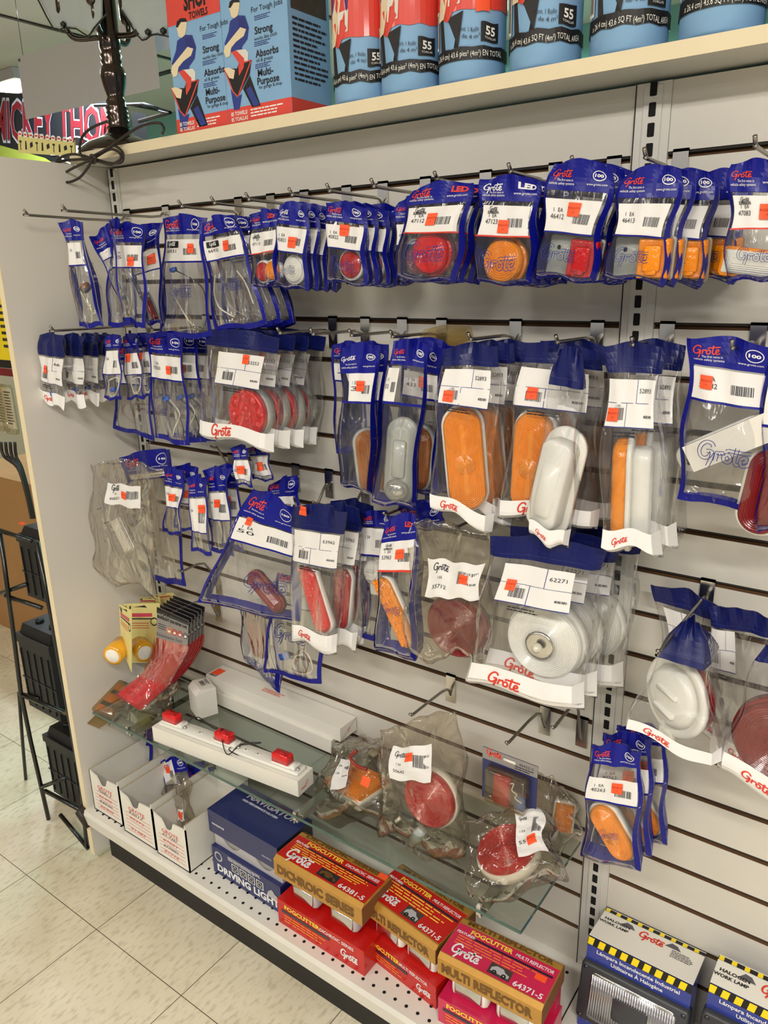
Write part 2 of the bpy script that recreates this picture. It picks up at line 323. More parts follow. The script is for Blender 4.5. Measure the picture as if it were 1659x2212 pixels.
# glass shelf
GZ=.462
t=thing('glass_shelf','clear glass shelf on metal brackets holding the light bar and bagged lamps','shelf',(.6,-.13,GZ))
MB().box((-.585,-.134,-.006),(-.002,.112,0),'shelf_glass').build('glass_pane',t); MB().box((.002,-.134,-.006),(.567,.112,0),'shelf_glass').build('glass_pane',t)
mb=MB()
mb.box((-.585,-.1352,-.006),(.567,-.134,0),'glass_edge'); mb.box((.567,-.134,-.006),(.5682,.112,0),'glass_edge'); mb.build('polished_edge',t)
for x in (-.45,.08,.49):
    mb=MB(); mb.add([(x-.002,.13,-.007),(x+.002,.13,-.007),(x-.002,-.128,-.007),(x+.002,-.128,-.007),(x-.002,.13,-.06),(x+.002,.13,-.06),(x-.002,-.128,-.022),(x+.002,-.128,-.022)],[(0,1,3,2),(4,6,7,5),(0,2,6,4),(1,5,7,3),(2,3,7,6)],'chrome')
    mb.box((x-.011,-.12,-.0085),(x+.011,.125,-.0065),'chrome'); mb.box((x-.018,.123,-.06),(x+.018,.1265,.002),'chrome'); mb.box((x-.004,-.134,-.012),(x+.004,-.126,.006),'chrome')
    mb.build('bracket',t)
# ---------------- hooks ----------------
def hook(x,k,L=.155,label='',dz=-.016,plate=1,tipz=.012,grp=None):
    z=zk(k)-.004; t=thing('peg_hook',label,'hook',(x,0,z),grp)
    mb=MB(); mb.box((-.0105,-.0035,-.055 if plate else -.025),(.0105,-.0005,.006),'chrome'); mb.box((-.0105,-.0035,.002),(.0105,.009,.006),'chrome'); mb.build('backplate',t)
    pts=smooth_pts([(0,-.002,-.04 if plate else -.014),(0,-.012,-.024 if plate else -.012),(0,-.04,dz),(0,-L+.014,dz+.002),(0,-L+.008,dz+.004),(0,-L,dz+tipz)],3)
    MB().tube(pts,.0027,'wire_steel',8).build('wire',t)
    return t
H1='straight steel display hook'
hook(.017,0,.25,'longest steel hook, leftmost of the top row, reaching past the side panel edge',dz=-.02,plate=0)
hook(.152,0,.25,'long steel hook holding the bluish bag with a small bronze lamp',dz=-.02,plate=0)
for x,l in ((.377,'steel hook carrying the bag with part number 66931'),(.466,'steel hook carrying the tilted silvery bag right of 66931'),(.553,'steel hook with the 47113 red and amber lamp bag'),(.654,'steel hook with the round clear lens bag 45821'),(.735,'steel hook with the small round red lens bags 45822'),(.823,'steel hook half hidden left of the large red lamp bag'),(.937,'steel hook tip above the large round red LED bag'),(1.055,'steel hook tip above the round amber lamp bag 47123'),(1.145,'steel hook behind the torn header of bag 46412'),(1.238,'steel hook in front of the middle upright, bag 46413 on it'),(1.362,'steel hook at the top right corner with bag 47083')):
    hook(x,0,.155,l,dz=-.022)
for x,k,l in ((.61,3,'empty steel hook right of the 53252 round red lamp bags'),(.688,3,'empty steel hook left of the narrow amber lamp bag in the second row'),(.772,3,'steel hook holding the folded bag with the amber dome lamp'),(.855,3,'steel hook holding the grey oval lamp bag'),(.997,3,'steel hook with the first amber oval 52893 bag'),(1.135,3,'steel hook with the middle amber oval bag and white housing'),(1.240,3,'steel hook with the rightmost 52893 bag by the upright'),(1.362,3,'steel hook through the 52182 bag with bent tip')):
    hook(x,k,.157,l,dz=-.018)
def hook_px(bp,tip,k,label,plate=1,dz=None,Y=None):
    "hook whose wire leaves the groove k at pixel bp and ends at pixel tip"
    a=at(*bp,Y=0); b=at(*tip,X=a.x); z=zk(k)-.004
    return hook(a.x,k,-b.y,label,dz=(b.z-z)-.004,plate=plate,tipz=.008)
hook(.05,3,.25,'long steel hook under the round lens of the bronze lamp bag, carrying small pigtail bags',dz=-.02)
hook(.25,3,.155,'short steel hook carrying the bag with part number ending 7050',dz=-.02)
hook(.39,3,.155,'steel hook carrying the 53252 round red lamp bags',dz=-.02)
hook_px((320,985),(232,1003),7,'steel hook poking over the big grey polybag 60021')
hook_px((500,975),(455,968),7,'bare steel hook below the 53252 bag')
hook_px((640,1015),(600,1052),7,'steel hook above the big spread-out Grote bag with dark red lens')
hook_px((712,1030),(675,1088),7,'steel hook above the 53962 red oval lamp bag')
hook_px((790,1045),(752,1098),7,'steel hook above the bag with the white round lamp')
hook_px((930,1065),(828,1112),7,'steel hook above the 53963 amber oval bag')
hook_px((1060,1090),(980,1140),7,'steel hook above the grey polybag 55712')
hook_px((1200,1110),(1172,1182),7,'steel hook above the round clear lamp bag')
hook_px((470,1218),(385,1236),11,'bare steel hook left of the dark red lens bag, near the grey polybag')
hook_px((470,1285),(350,1332),12,'steel hook through the lens repair tape cards')
hook_px((975,1465),(885,1547),12,'steel hook with square backplate over the crumpled 50642 bag')
hook_px((1180,1530),(1093,1608),12,'steel hook with square backplate carrying the small blister card')
hook_px((1262,1520),(1192,1575),12,'bare short steel hook at the bottom corner of the clear round lamp bag')
hook_px((1530,1260),(1420,1412),8,'long steel hook with fanned blue bag headers')
hook_px((1345,1590),(1318,1612),12,'steel hook on which the 40263 amber lamp bag hangs')
# ---------------- goods on the top shelf ----------------
ST=1.737
def carton(name,label,cat,x0,y0,z0,x1,y1,z1,mat,org=None,group=None):
    o=((x0+x1)/2,(y0+y1)/2,z0); t=thing(name,label,cat,o,group)
    MB().box((x0,y0,z0),(x1,y1,z1),mat).build('carton',t,org=None,loc=(-o[0],-o[1],-o[2])); return t
def put(mb,name,t):
    "mesh written in room coordinates, parented to thing t"
    l=t.location; c,s=cos(-t.rotation_euler.z),sin(-t.rotation_euler.z)
    mb.v=[((x-l.x)*c-(y-l.y)*s,(x-l.x)*s+(y-l.y)*c,z-l.z) for x,y,z in mb.v]
    return mb.build(name,t)
def worker(mb,pp,X):
    "printed workman: capped head, blue shirt, bent arm and dark sack; X maps the crop of box two to the face"
    def P_(pts,m,off): mb.add([X(a,b,off) for a,b in pts],[tuple(range(len(pts)))],m)
    P_([(1180,60),(1172,30),(1190,5),(1215,0),(1228,10),(1226,45),(1218,80),(1200,95),(1185,85)],'skin',.0008)
    P_([(1172,40),(1178,10),(1196,-6),(1222,-6),(1230,12),(1198,14),(1182,42)],'ink_black',.001)
    P_([(1172,160),(1178,110),(1215,78),(1255,80),(1275,140),(1268,200),(1240,240),(1240,262),(1170,268),(1150,225)],'shirt_blue',.0006)
    P_([(1218,90),(1250,92),(1272,145),(1262,160),(1225,150)],'ink_navy',.0009)
    P_([(1232,140),(1262,150),(1250,185),(1210,215),(1186,245),(1178,290),(1160,296),(1148,268),(1152,240),(1180,205)],'skin',.001)
    P_([(1186,268),(1212,258),(1252,300),(1250,345),(1228,385),(1230,330)],'towel_red',.0009)
    P_([(1205,258),(1258,252),(1272,270),(1270,315),(1240,318),(1225,280)],'card_white',.0007)
    P_([(1150,352),(1215,352),(1225,320),(1288,308),(1280,380),(1220,495),(1195,470)],'ink_black',.0008)
    P_([(1150,352),(1172,346),(1205,360),(1198,405),(1176,400)],'skin',.0011)
    P_([(1182,455),(1215,500),(1240,480),(1228,560),(1200,565)],'shirt_blue',.0007)
    P_([(1245,455),(1280,385),(1336,540),(1292,550)],'ink_black',.0006)
    P_([(1262,460),(1285,440),(1330,535),(1300,545)],'shirt_blue',.0008)
    for pl in ([(1288,308),(1220,495),(1195,470),(1150,352)],[(1288,308),(1225,330),(1228,385)]): 
        for a,b in zip(pl,pl[1:]):
            dx,dy=b[0]-a[0],b[1]-a[1]; l=math.hypot(dx,dy); nx,ny=-dy/l*3,dx/l*3
            mb.add([X(a[0]+nx,a[1]+ny,.001),X(b[0]+nx,b[1]+ny,.001),X(b[0]-nx,b[1]-ny,.001),X(a[0]-nx,a[1]-ny,.001)],[(0,1,2,3)],'towel_red')
YB=-.078; SC=1/2.37
x0b=.445; zt=2.03
b2=carton('towel_carton','blue and red shop towel carton with large black lettering, right one of two','box',x0b,YB,ST,.602,.03,zt,'towel_blue')
b1=carton('towel_carton','blue and red shop towel carton left of its twin, nearer the bronze lamp','box',.303,YB,ST,x0b-.001,.03,zt,'towel_blue')
def towel_print(t,dx,dy,xl,xr):
    mb=MB(); S=lambda u,v,off=0: Vector((u,YB-off,v))
    def X(a,b,off): p=at((a-dx)*SC,(b+dy)*SC,Y=YB); return Vector((p.x,YB-off,p.z))
    prect(mb,S,xl,ST,xr,ST+.026,'towel_red',.0004); worker(mb,None,X)
    p=X(1306,55,0); k=(xr-xl)
    for s,a,b,h in (('For Tough Jobs',1365,28,.0085),('Strong',1350,145,.0115),('works like cloth',1360,185,.006),('Absorbs',1367,262,.0115),('oil & grease',1355,300,.006),('Multi-',1360,365,.0115),('Purpose',1374,405,.0115),('for garage & shop',1385,435,.0055)):
        q=X(a,b,0); ptext(mb,S,s,q.x,q.z-h/2,h,'ink_dark',.0008,bold=.02 if h>.01 else 0,w=None)
    for a,b in ((1345,70),(1345,205),(1350,320)):
        q=X(a,b,0); pgreek(mb,S,q.x-.02,q.z-.008,q.x+.02,q.z,3,'ink_navy')
    ptext(mb,S,'85 TOWELS/',xl+.03,ST+.0135,.0065,'paper_white',.0008,bold=.02,w=.042); ptext(mb,S,'85 TOALLAS',xl+.03,ST+.0045,.0065,'paper_white',.0008,bold=.02,w=.042)
    pgreek(mb,S,xl+.058,ST+.005,xr-.015,ST+.02,3,'paper_white',4)
    put(mb,'front_print',t); return X
X=towel_print(b2,0,0,x0b,.602)
Xp=towel_print(b1,270,100,.303,x0b-.001)
# red band and heading on the left carton
mb=MB(); S=lambda u,v,off=0: Vector((u,YB-off,v)); q=at(360,55,Y=YB)
prect(mb,S,.303,q.z-.004,x0b-.001,zt,'towel_red',.0004); q=at(428,22,Y=YB); 
ptext(mb,S,'TOWELS',q.x+.0,q.z-.01,.011,'ink_black',.0008,bold=.03,w=.05); ptext(mb,S,'SHOP',q.x-.004,q.z+.006,.03,'ink_black',.0008,bold=.04,w=.066)
put(mb,'heading_print',b1)
mb=MB(); S=plane((.602,YB,ST),(0,1,0),(0,0,1)); prect(mb,S,0,0,.108,.026,'towel_red',.0004); prect(mb,S,.008,.16,.1,.29,'box_photo',.0005); prect(mb,S,.01,.2,.098,.285,'box_red',.0007); prect(mb,S,.02,.21,.08,.24,'box_grey',.0009); pgreek(mb,S,.01,.05,.1,.15,12,'ink_dark',5); put(mb,'side_print',b2)
# rolls of towels
RC=[(.722,0),(.818,0),(.926,0),(1.045,1),(1.165,1),(1.282,1),(1.395,1)]
RL=['first, next to the towel cartons','second from the cartons','third, with an orange price sticker','fourth, centre of the shelf','fifth, just left of the middle upright','sixth, right of the middle upright','cut by the picture edge']
for i,(x,kind) in enumerate(RC):
    r=.05; yc=-.03; t=thing('towel_roll','blue shop towel roll in printed red plastic wrap, '+RL[i],'towel roll',(x,yc,ST),'shop towel rolls on the top shelf')
    MB().lathe([(r*.5,0),(r*.93,.001),(r,.006),(r*1.0,.1),(r,.27),(r*.5,.276)],'towel_blue',36).build('roll',t)
    def S(u,v,off=0,r=r): a=u/r-PI/2+.35; return Vector(((r+.0012+off)*cos(a),(r+.0012+off)*sin(a),v+.0015*sin(u*200)*sin(v*40+i)))
    mb=MB(); prect(mb,S,-.095,.092,.095,.27,'towel_red',.0,24,6)
    prect(mb,S,-.095,.028 if not kind else .03,.095,.045 if not kind else .047,'ink_black',.0004,24,1)
    ptext(mb,S,'x 26.4 cm) 43.6 SQ FT (4m²) TOTAL AREA' if kind else 'x 26.4 cm) 43.6 pies² (4m²) EN TOTAL',.0,.0325,.0075,'paper_white',.001,w=.11)
    prect(mb,S,.02,.05,.048,.075,'ink_black',.0006,6,2); ptext(mb,S,'55',.034,.059,.011,'paper_white',.0012,bold=.03); ptext(mb,S,'TOALLAS',.034,.0535,.003,'paper_white',.0012)
    ptext(mb,S,'Cont. 1 Rollo',.002,.064,.006,'ink_dark',.001,w=.03); ptext(mb,S,'de 4 m²',.006,.055,.006,'ink_dark',.001)
    ptext(mb,S,'Absorbe aceite',.02,.2,.0065,'paper_white',.0012); ptext(mb,S,'y grasa',.015,.19,.0065,'paper_white',.0012)
    ptext(mb,S,'Resistente, útil',.02,.17,.0065,'paper_white',.0012); ptext(mb,S,'aun cuando',.018,.16,.0065,'paper_white',.0012); ptext(mb,S,'está húmeda',.018,.15,.0065,'paper_white',.0012)
    ppoly(mb,S,[(-.045,.045),(-.012,.045),(-.005,.09),(-.03,.085),(-.05,.11)],'ink_black',.0008); ppoly(mb,S,[(-.05,.09),(-.03,.08),(-.012,.105),(-.02,.12),(-.04,.115)],'towel_red',.001)
    ppoly(mb,S,[(-.03,.1),(-.01,.1),(-.008,.13),(-.028,.13)],'card_white',.001); ppoly(mb,S,[(-.048,.13),(-.01,.128),(-.006,.18),(-.02,.2),(-.042,.19)],'shirt_blue',.001); ppoly(mb,S,[(-.052,.085),(-.038,.085),(-.02,.15),(-.008,.17),(-.022,.175),(-.045,.13)],'skin',.0013)
    ppoly(mb,S,[(-.042,.195),(-.026,.195),(-.024,.222),(-.04,.225)],'skin',.0013); ppoly(mb,S,[(-.045,.215),(-.022,.22),(-.026,.235),(-.042,.235)],'ink_black',.0015)
    prect(mb,S,-.07,.05,-.054,.1,'paper_white',.0008,3,1); pbars(mb,S,-.068,.054,-.056,.096,seed=i,off=.0012)
    mb.build('printed_wrap',t)
    if i==2: mb=MB(); prect(mb,S,.012,.088,.032,.112,'sticker_orange',.0018,4,1); mb.build('price_sticker',t)
# candelabra lamp
LX,LY=-.02,.03
t=thing('candelabra_lamp','dark bronze candelabra table lamp with turned stem and tied cord at the shelf end','lamp',(LX,LY,ST),None)
prof=[(.094,0),(.095,.008),(.09,.018),(.075,.03),(.05,.04),(.032,.048),(.022,.062),(.0165,.068),(.02,.074),(.0165,.079),(.02,.084),(.0165,.089),(.0195,.094),(.016,.098),(.0195,.103),(.0155,.108),(.0175,.116),(.014,.124),(.0165,.136),(.02,.152),(.0215,.168),(.02,.18),(.016,.188),(.0185,.194),(.016,.2),(.0185,.206),(.0155,.212),(.018,.222),(.0175,.235),(.0185,.25),(.017,.255),(.017,.33),(.012,.42)]
MB().lathe([(r,z) for r,z in prof[:7]],'lamp_bronze',40).build('base',t); MB().lathe([(r*1.28,z*1.0) for r,z in prof[6:]],'lamp_bronze',28).build('stem',t)
for a,(r2,h) in ((R(205),(.1,.1)),(R(25),(.08,.1)),(R(300),(.06,.09)),(R(110),(.08,.1))):
    c,s=cos(a),sin(a); mb=MB(); mb.tube(smooth_pts([(0,0,.245),(c*.03,s*.03,.244),(c*r2*.8,s*r2*.8,.246),(c*r2,s*r2,.268),(c*r2,s*r2,.29)],4),.006,'lamp_bronze',10)
    mb.lathe([(.006,.285),(.013,.29),(.016,.3),(.016,.34),(.013,.35)],'lamp_bronze',16,Matrix.Translation((c*r2,s*r2,0))); mb.build('candle_arm',t)
mb=MB(); C_=[(245,285),(215,290),(182,305),(172,325),(190,345),(232,340),(262,322),(270,345),(240,352),(190,345),(135,345),(120,362),(135,380),(165,372),(205,345),(245,318),(290,285),(320,265),(345,262),(355,278),(345,290)]
C_=[(232,262),(200,275),(178,295),(172,325),(185,343),(215,330),(245,315),(265,330),(262,350),(235,352),(200,342),(160,333),(128,342),(120,362),(132,376),(160,362),(200,343),(240,322),(262,338),(240,355),(200,346),(160,345),(125,352),(124,380),(142,394),(170,385),(190,362),(202,342),(240,315),(285,283),(318,268),(345,266),(354,276),(350,290)]
mb.tube(smooth_pts([at(a,b,Y=-.105-.008*sin(i*1.7)) for i,(a,b) in enumerate(C_)],5),.0028,'cord_brown',8); mb.tube(smooth_pts([at(196,336,Y=-.115),at(204,338,Y=-.12),at(208,348,Y=-.115),at(200,352,Y=-.1)],3,True),.003,'cord_brown',8,True); put(mb,'cord',t)
mb=MB()
for pl in ([(60,-40),(85,5),(117,64),(135,61),(165,62),(190,78),(202,62),(230,30)],[(262,20),(283,55),(307,87),(325,77),(340,74),(365,79)]): mb.tube(smooth_pts([at(a,b,Y=-.03) for a,b in pl],2),.0018,'rack_black',6)
for a,b in ((137,53),(320,70),(353,67)): mb.add(*(lambda m:(m.v,m.f))(MB().lathe([(.001,-.006),(.006,-.003),(.007,.002),(.001,.007)],'rack_black',12,Matrix.Translation(at(a,b,Y=-.03)))),'rack_black',True)
put(mb,'shade_wire',t)
for n_,pl in enumerate(([(88,-30),(86,0),(118,58),(165,57),(200,70),(218,40),(218,-30)],[(262,-30),(264,22),(307,82),(340,70),(362,74),(358,-30)])):
    mb=MB(); f=[at(a,b,Y=-.026) for a,b in pl]; b_=[p+Vector((0,.004,0)) for p in f]; n=len(f)
    mb.add(f+b_,[tuple(range(n)),tuple(range(2*n-1,n-1,-1))]+[(i,i+n,(i+1)%n+n,(i+1)%n) for i in range(n)],'frost_glass'); put(mb,'shade_panel',t)
# ---------------- goods on the base shelf ----------------
# open parts bins
def bin_(x0,x1,y0,lines,label,seed,blue=False):
    w=x1-x0; D=.2; H=.118; t=thing('parts_bin',label,'cardboard bin',(x0,y0,DECK),'open white parts bins')
    th=.003; mb=MB(); c='card_white'
    # front wall with a shallow tab cut-out
    pr=[(0,0),(w,0),(w,H),(w*.62,H-.004),(w*.56,H-.022),(w*.46,H-.03),(w*.38,H-.03),(w*.32,H-.018),(w*.26,H-.008),(0,H)]
    mb.prism(pr,th,c); mb.box((0,0,0),(th,D,H),c); mb.box((w-th,0,0),(w,D,H+.012),c); mb.box((0,D-th,0),(w,D,H+.02),c); mb.box((0,0,0),(w,D,th),c)
    mb.box((w-th,0,H+.012),(w,D,H+.0125),'card_edge'); mb.box((0,0,H),(th,D,H+.0006),'card_edge')
    mb.build('tray',t)
    S=plane((0,0,0),(1,0,0),(0,0,1)); mb=MB(); ptext(mb,S,'GROTE',w*.5,H*.64,.011,'ink_red',.0008,w=w*.5)
    for i in range(6): prect(mb,S,w*.13,H*(.55-.085*i),w*.9,H*(.55-.085*i)+.0009,'ink_red',.0006)
    for i,s in enumerate(lines): ptext(mb,S,s,w*.48,H*(.57-.17*i*.8),.0068,'ink_dark' if i%2==0 else 'ink_red',.0009,shear=.2,w=w*.44) if s else None
    mb.build('handwritten_label',t); return t
bin_(-.031,.09,-.272,['70082-3','66400','94030','66400'],'open white cardboard parts bin hard against the side panel',1)
bin_(.104,.228,-.279,['93017','90272','','91482'],'open white cardboard parts bin between two others',2)
bin_(.236,.352,-.282,['67-72D','67001','67700D','67716'],'open white cardboard parts bin nearest the driving light box',3)
def crate(name,label,cat,fl,fr,zt_,d,mat,group=None,rz=None,zb=DECK):
    "box from its front top corners (x,y) left and right, depth d; returns thing with local frame: x along front, y back"
    x0,y0=fl; x1,y1=fr; w=math.hypot(x1-x0,y1-y0); t=thing(name,label,cat,(x0,y0,zb),group,math.atan2(y1-y0,x1-x0)); t['w']=0; del t['w']; return t,w,zt_-zb
# driving lights
t,w,h=crate('driving_light_box','dark blue and grey driving light box under the glass shelf','light box',(.392,-.246),(.609,-.25),.337,.108,'box_navy')
d=.108; mb=MB(); mb.box((0,.001,0),(w,d,h*.42),'box_navy'); mb.box((.002,.012,h*.42),(w-.002,d-.002,h*.66),'box_grey'); mb.build('carton',t)
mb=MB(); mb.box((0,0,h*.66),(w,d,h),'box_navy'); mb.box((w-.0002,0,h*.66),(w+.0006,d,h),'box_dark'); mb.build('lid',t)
S=plane((0,0,h),(1,0,0),(0,1,0)); mb=MB(); ptext(mb,S,'NAVIGATOR',w*.55,d*.72,.016,'box_grey',.0006,bold=.03,w=w*.7,shear=.2); ptext(mb,S,'HIGH PERFORMANCE HALOGEN',w*.45,d*.6,.006,'ink_white',.0006,bold=.02,w=w*.5)
mb.build('lid_print',t); mb=MB(); S=plane((0,0,0),(1,0,0),(0,0,1)); ptext(mb,S,'NAVIGATOR',w*.15,h*.8,.005,'ink_white',.0006,bold=.03); ptext(mb,S,'NAV-007YC',w*.85,h*.76,.004,'ink_white',.0006)
mb.build('front_print',t); mb=MB(); S2=plane((w+.0006,0,0),(0,1,0),(0,0,1)); ptext(mb,S2,'DRIVING LIGHTS',d*.5,h*.74,.012,'ink_white',.0006,bold=.03,w=d*.85); ptext(mb,S2,'NAVIGATOR',d*.4,h*.86,.006,'ink_white',.0006,w=d*.5)
mb.build('side_print',t)
mb=MB(); S=plane((0,.001,0),(1,0,0),(0,0,1)); ptext(mb,S,'DRIVING LIGHTS',w*.55,h*.07,.018,'ink_white',.0006,bold=.04,w=w*.96)
for i in range(4): prect(mb,S,w*(.3+.12*i),h*.2,w*(.3+.12*i)+w*.1,h*.32,'ink_white',.0005); prect(mb,S,w*(.31+.12*i),h*.21,w*(.3+.12*i)+w*.09,h*.31,'box_dark',.0007); pring(mb,S,w*(.35+.12*i),h*.26,.005,.005,.002,'box_grey',.0009)
pring(mb,S,w*.1,h*.3,.011,.011,.004,'box_grey'); ppoly(mb,S,[(w*.8,h*.17),(w*.98,h*.17),(w*.98,h*.23),(w*.92,h*.25),(w*.88,h*.3),(w*.83,h*.25)],'box_grey',.0006); pgreek(mb,S,w*.25,h*.34,w*.75,h*.4,4,'ink_white',3); mb.build('carton_print',t)
for sx in (.27,.75):
    mb=MB(); M=Matrix.Translation((w*sx,.02,h*.56))@Matrix.Rotation(PI/2+.15,4,'X'); mb.lathe([(.034,-.02),(.036,-.004),(.034,.002),(.028,.008),(.001,.012)],'lens_clear',28,M); mb.lathe([(.03,-.022),(.02,-.04),(.001,-.05)],'chrome',24,M); mb.build('fog_lamp',t)
# fogcutter boxes
def fog(label,fl,fr,zt_,d,col,tcol,name_,num,head,seed):
    t,w,h=crate('fog_lamp_box',label,'light box',fl,fr,zt_,d,col,'red and gold fog lamp boxes')
    r=.006; lid=h*.735
    mb=MB(); mb.box((0,.002,0),(w,d,h*.36),col); mb.box((w*.02,d*.75,h*.36),(w*.98,d,lid),col); mb.build('carton',t)
    mb=MB(); mb.box((0,0,lid),(w,d,h-r),'box_gold'); mb.hexa([(0,0,h-r),(w,0,h-r),(w,d,h-r),(0,d,h-r)],[(0,r*1.5,h),(w,r*1.5,h),(w,d-r*1.5,h),(0,d-r*1.5,h)],'box_gold')
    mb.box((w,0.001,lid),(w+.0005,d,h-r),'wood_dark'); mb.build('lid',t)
    S=plane((0,0,h),(1,0,0),(0,1,0)); mb=MB(); prect(mb,S,.001,d*.1,w-.001,d*.8,tcol,.0004)
    ptext(mb,S,'FOGCUTTER',w*.36,d*.67,.0095,'ink_yellow',.0009,bold=.035,w=w*.42); ptext(mb,S,name_,w*.78,d*.67,.007,'ink_white',.0009,bold=.02,w=w*.36,shear=.15)
    prect(mb,S,w*.18,d*.585,w*.97,d*.625,'box_dark',.0007); ptext(mb,S,'FEATURES:',w*.12,d*.6,.0055,'ink_white',.0009,bold=.03)
    for i in range(4): pgreek(mb,S,w*.06,d*(.53-.055*i),w*(.97),d*(.57-.055*i),1,'ink_yellow' if tcol=='box_red' else 'ink_orange',seed*7+i)
    plogo(mb,S,w*.22,d*.24,w*.3,'ink_white',.0009,t=.55)
    prect(mb,S,w*.45,d*.14,w*.66,d*.36,'tyre_dark' if seed==1 else 'box_photo',.0006); ppoly(mb,S,[(w*.47,d*.2),(w*.64,d*.18),(w*.645,d*.24),(w*.6,d*.27),(w*.575,d*.32),(w*.51,d*.325),(w*.47,d*.27)],'box_grey' if seed!=1 else 'box_gold_dark',.0008)
    for uu in (.51,.6): pring(mb,S,w*uu,d*.195,.003,.003,.003,'ink_black',.001,8)
    ptext(mb,S,num,w*.83,d*.13,.011,'ink_white',.0009,bold=.02,w=w*.27)
    S3=plane((0,0,h),(1,0,0),(0,1,0)); ptext(mb,S,head,w*.5,d*.84,.009,'box_gold_dark',.0006,bold=.05,w=w*.85)
    S=plane((0,0,lid),(1,0,0),(0,0,1)); ptext(mb,S,head,w*.48,(h-r-lid)*.25,(h-lid)*.45,'box_gold_dark',.0006,bold=.05,w=w*.88); mb.build('lid_print',t)
    S=plane((0,.002,0),(1,0,0),(0,0,1)); mb=MB(); ptext(mb,S,'FOGCUTTER',w*.3,h*.27,.01,'ink_yellow',.0008,bold=.035,w=w*.42); ptext(mb,S,name_,w*.7,h*.27,.008,'ink_white',.0008,bold=.02,w=w*.38)
    prect(mb,S,w*.05,h*.2,w*.62,h*.245,'box_dark',.0006); pgreek(mb,S,w*.08,h*.06,w*.6,h*.18,3,'ink_orange',seed); plogo(mb,S,w*.84,h*.14,w*.2,'ink_white',.0008,t=.6); mb.build('carton_print',t)
    for sx in (.27,.72):
        mb=MB(); M=Matrix.Translation((w*sx,.028,h*.53))@Matrix.Rotation(PI/2,4,'X'); mb.rr(.036 if seed>1 else .034,.022,.008,[(0,-.03),(0,.004),(.003,.008),(.005,.010)],'housing_white' if seed>1 else 'box_grey',5,M); mb.rr(.028,.016,.006,[(0,.008),(.002,.013),(.004,.014)],'reflector',5,M); mb.build('fog_lamp',t)
    return t
f1=fog('red and gold fog lamp box marked 64381-5, nearest the driving light box',(.616,-.268),(.846,-.27),.335,.096,'box_red','box_red','DICHROIC SERIES','64381-5','DICHROIC SERIES',1)
fog('red and gold fog lamp box 64371-5 in the middle of three',(.815,-.228),(.997,-.25),.31,.122,'box_red','box_red','MULTI REFLECTOR','64371-5','MULTI REFLECTOR',2)
f3=fog('pinkish red fog lamp box 64371-5 nearest the camera',(1.012,-.266),(1.207,-.257),.32,.104,'box_pink','box_pink','MULTI REFLECTOR','64371-5','MULTI REFLECTOR',3)
for f,u,v,wd in ((f1,.208,.078,0),(f3,.162,.045,0)):
    h=f.children[0] ; zt_={f1:.17,f3:.155}[f]; S=plane((0,0,zt_),(1,0,0),(0,1,0)); mb=MB(); prect(mb,S,u,v,u+.02,v+.013,'sticker_orange',.0012); mb.build('price_sticker',f)
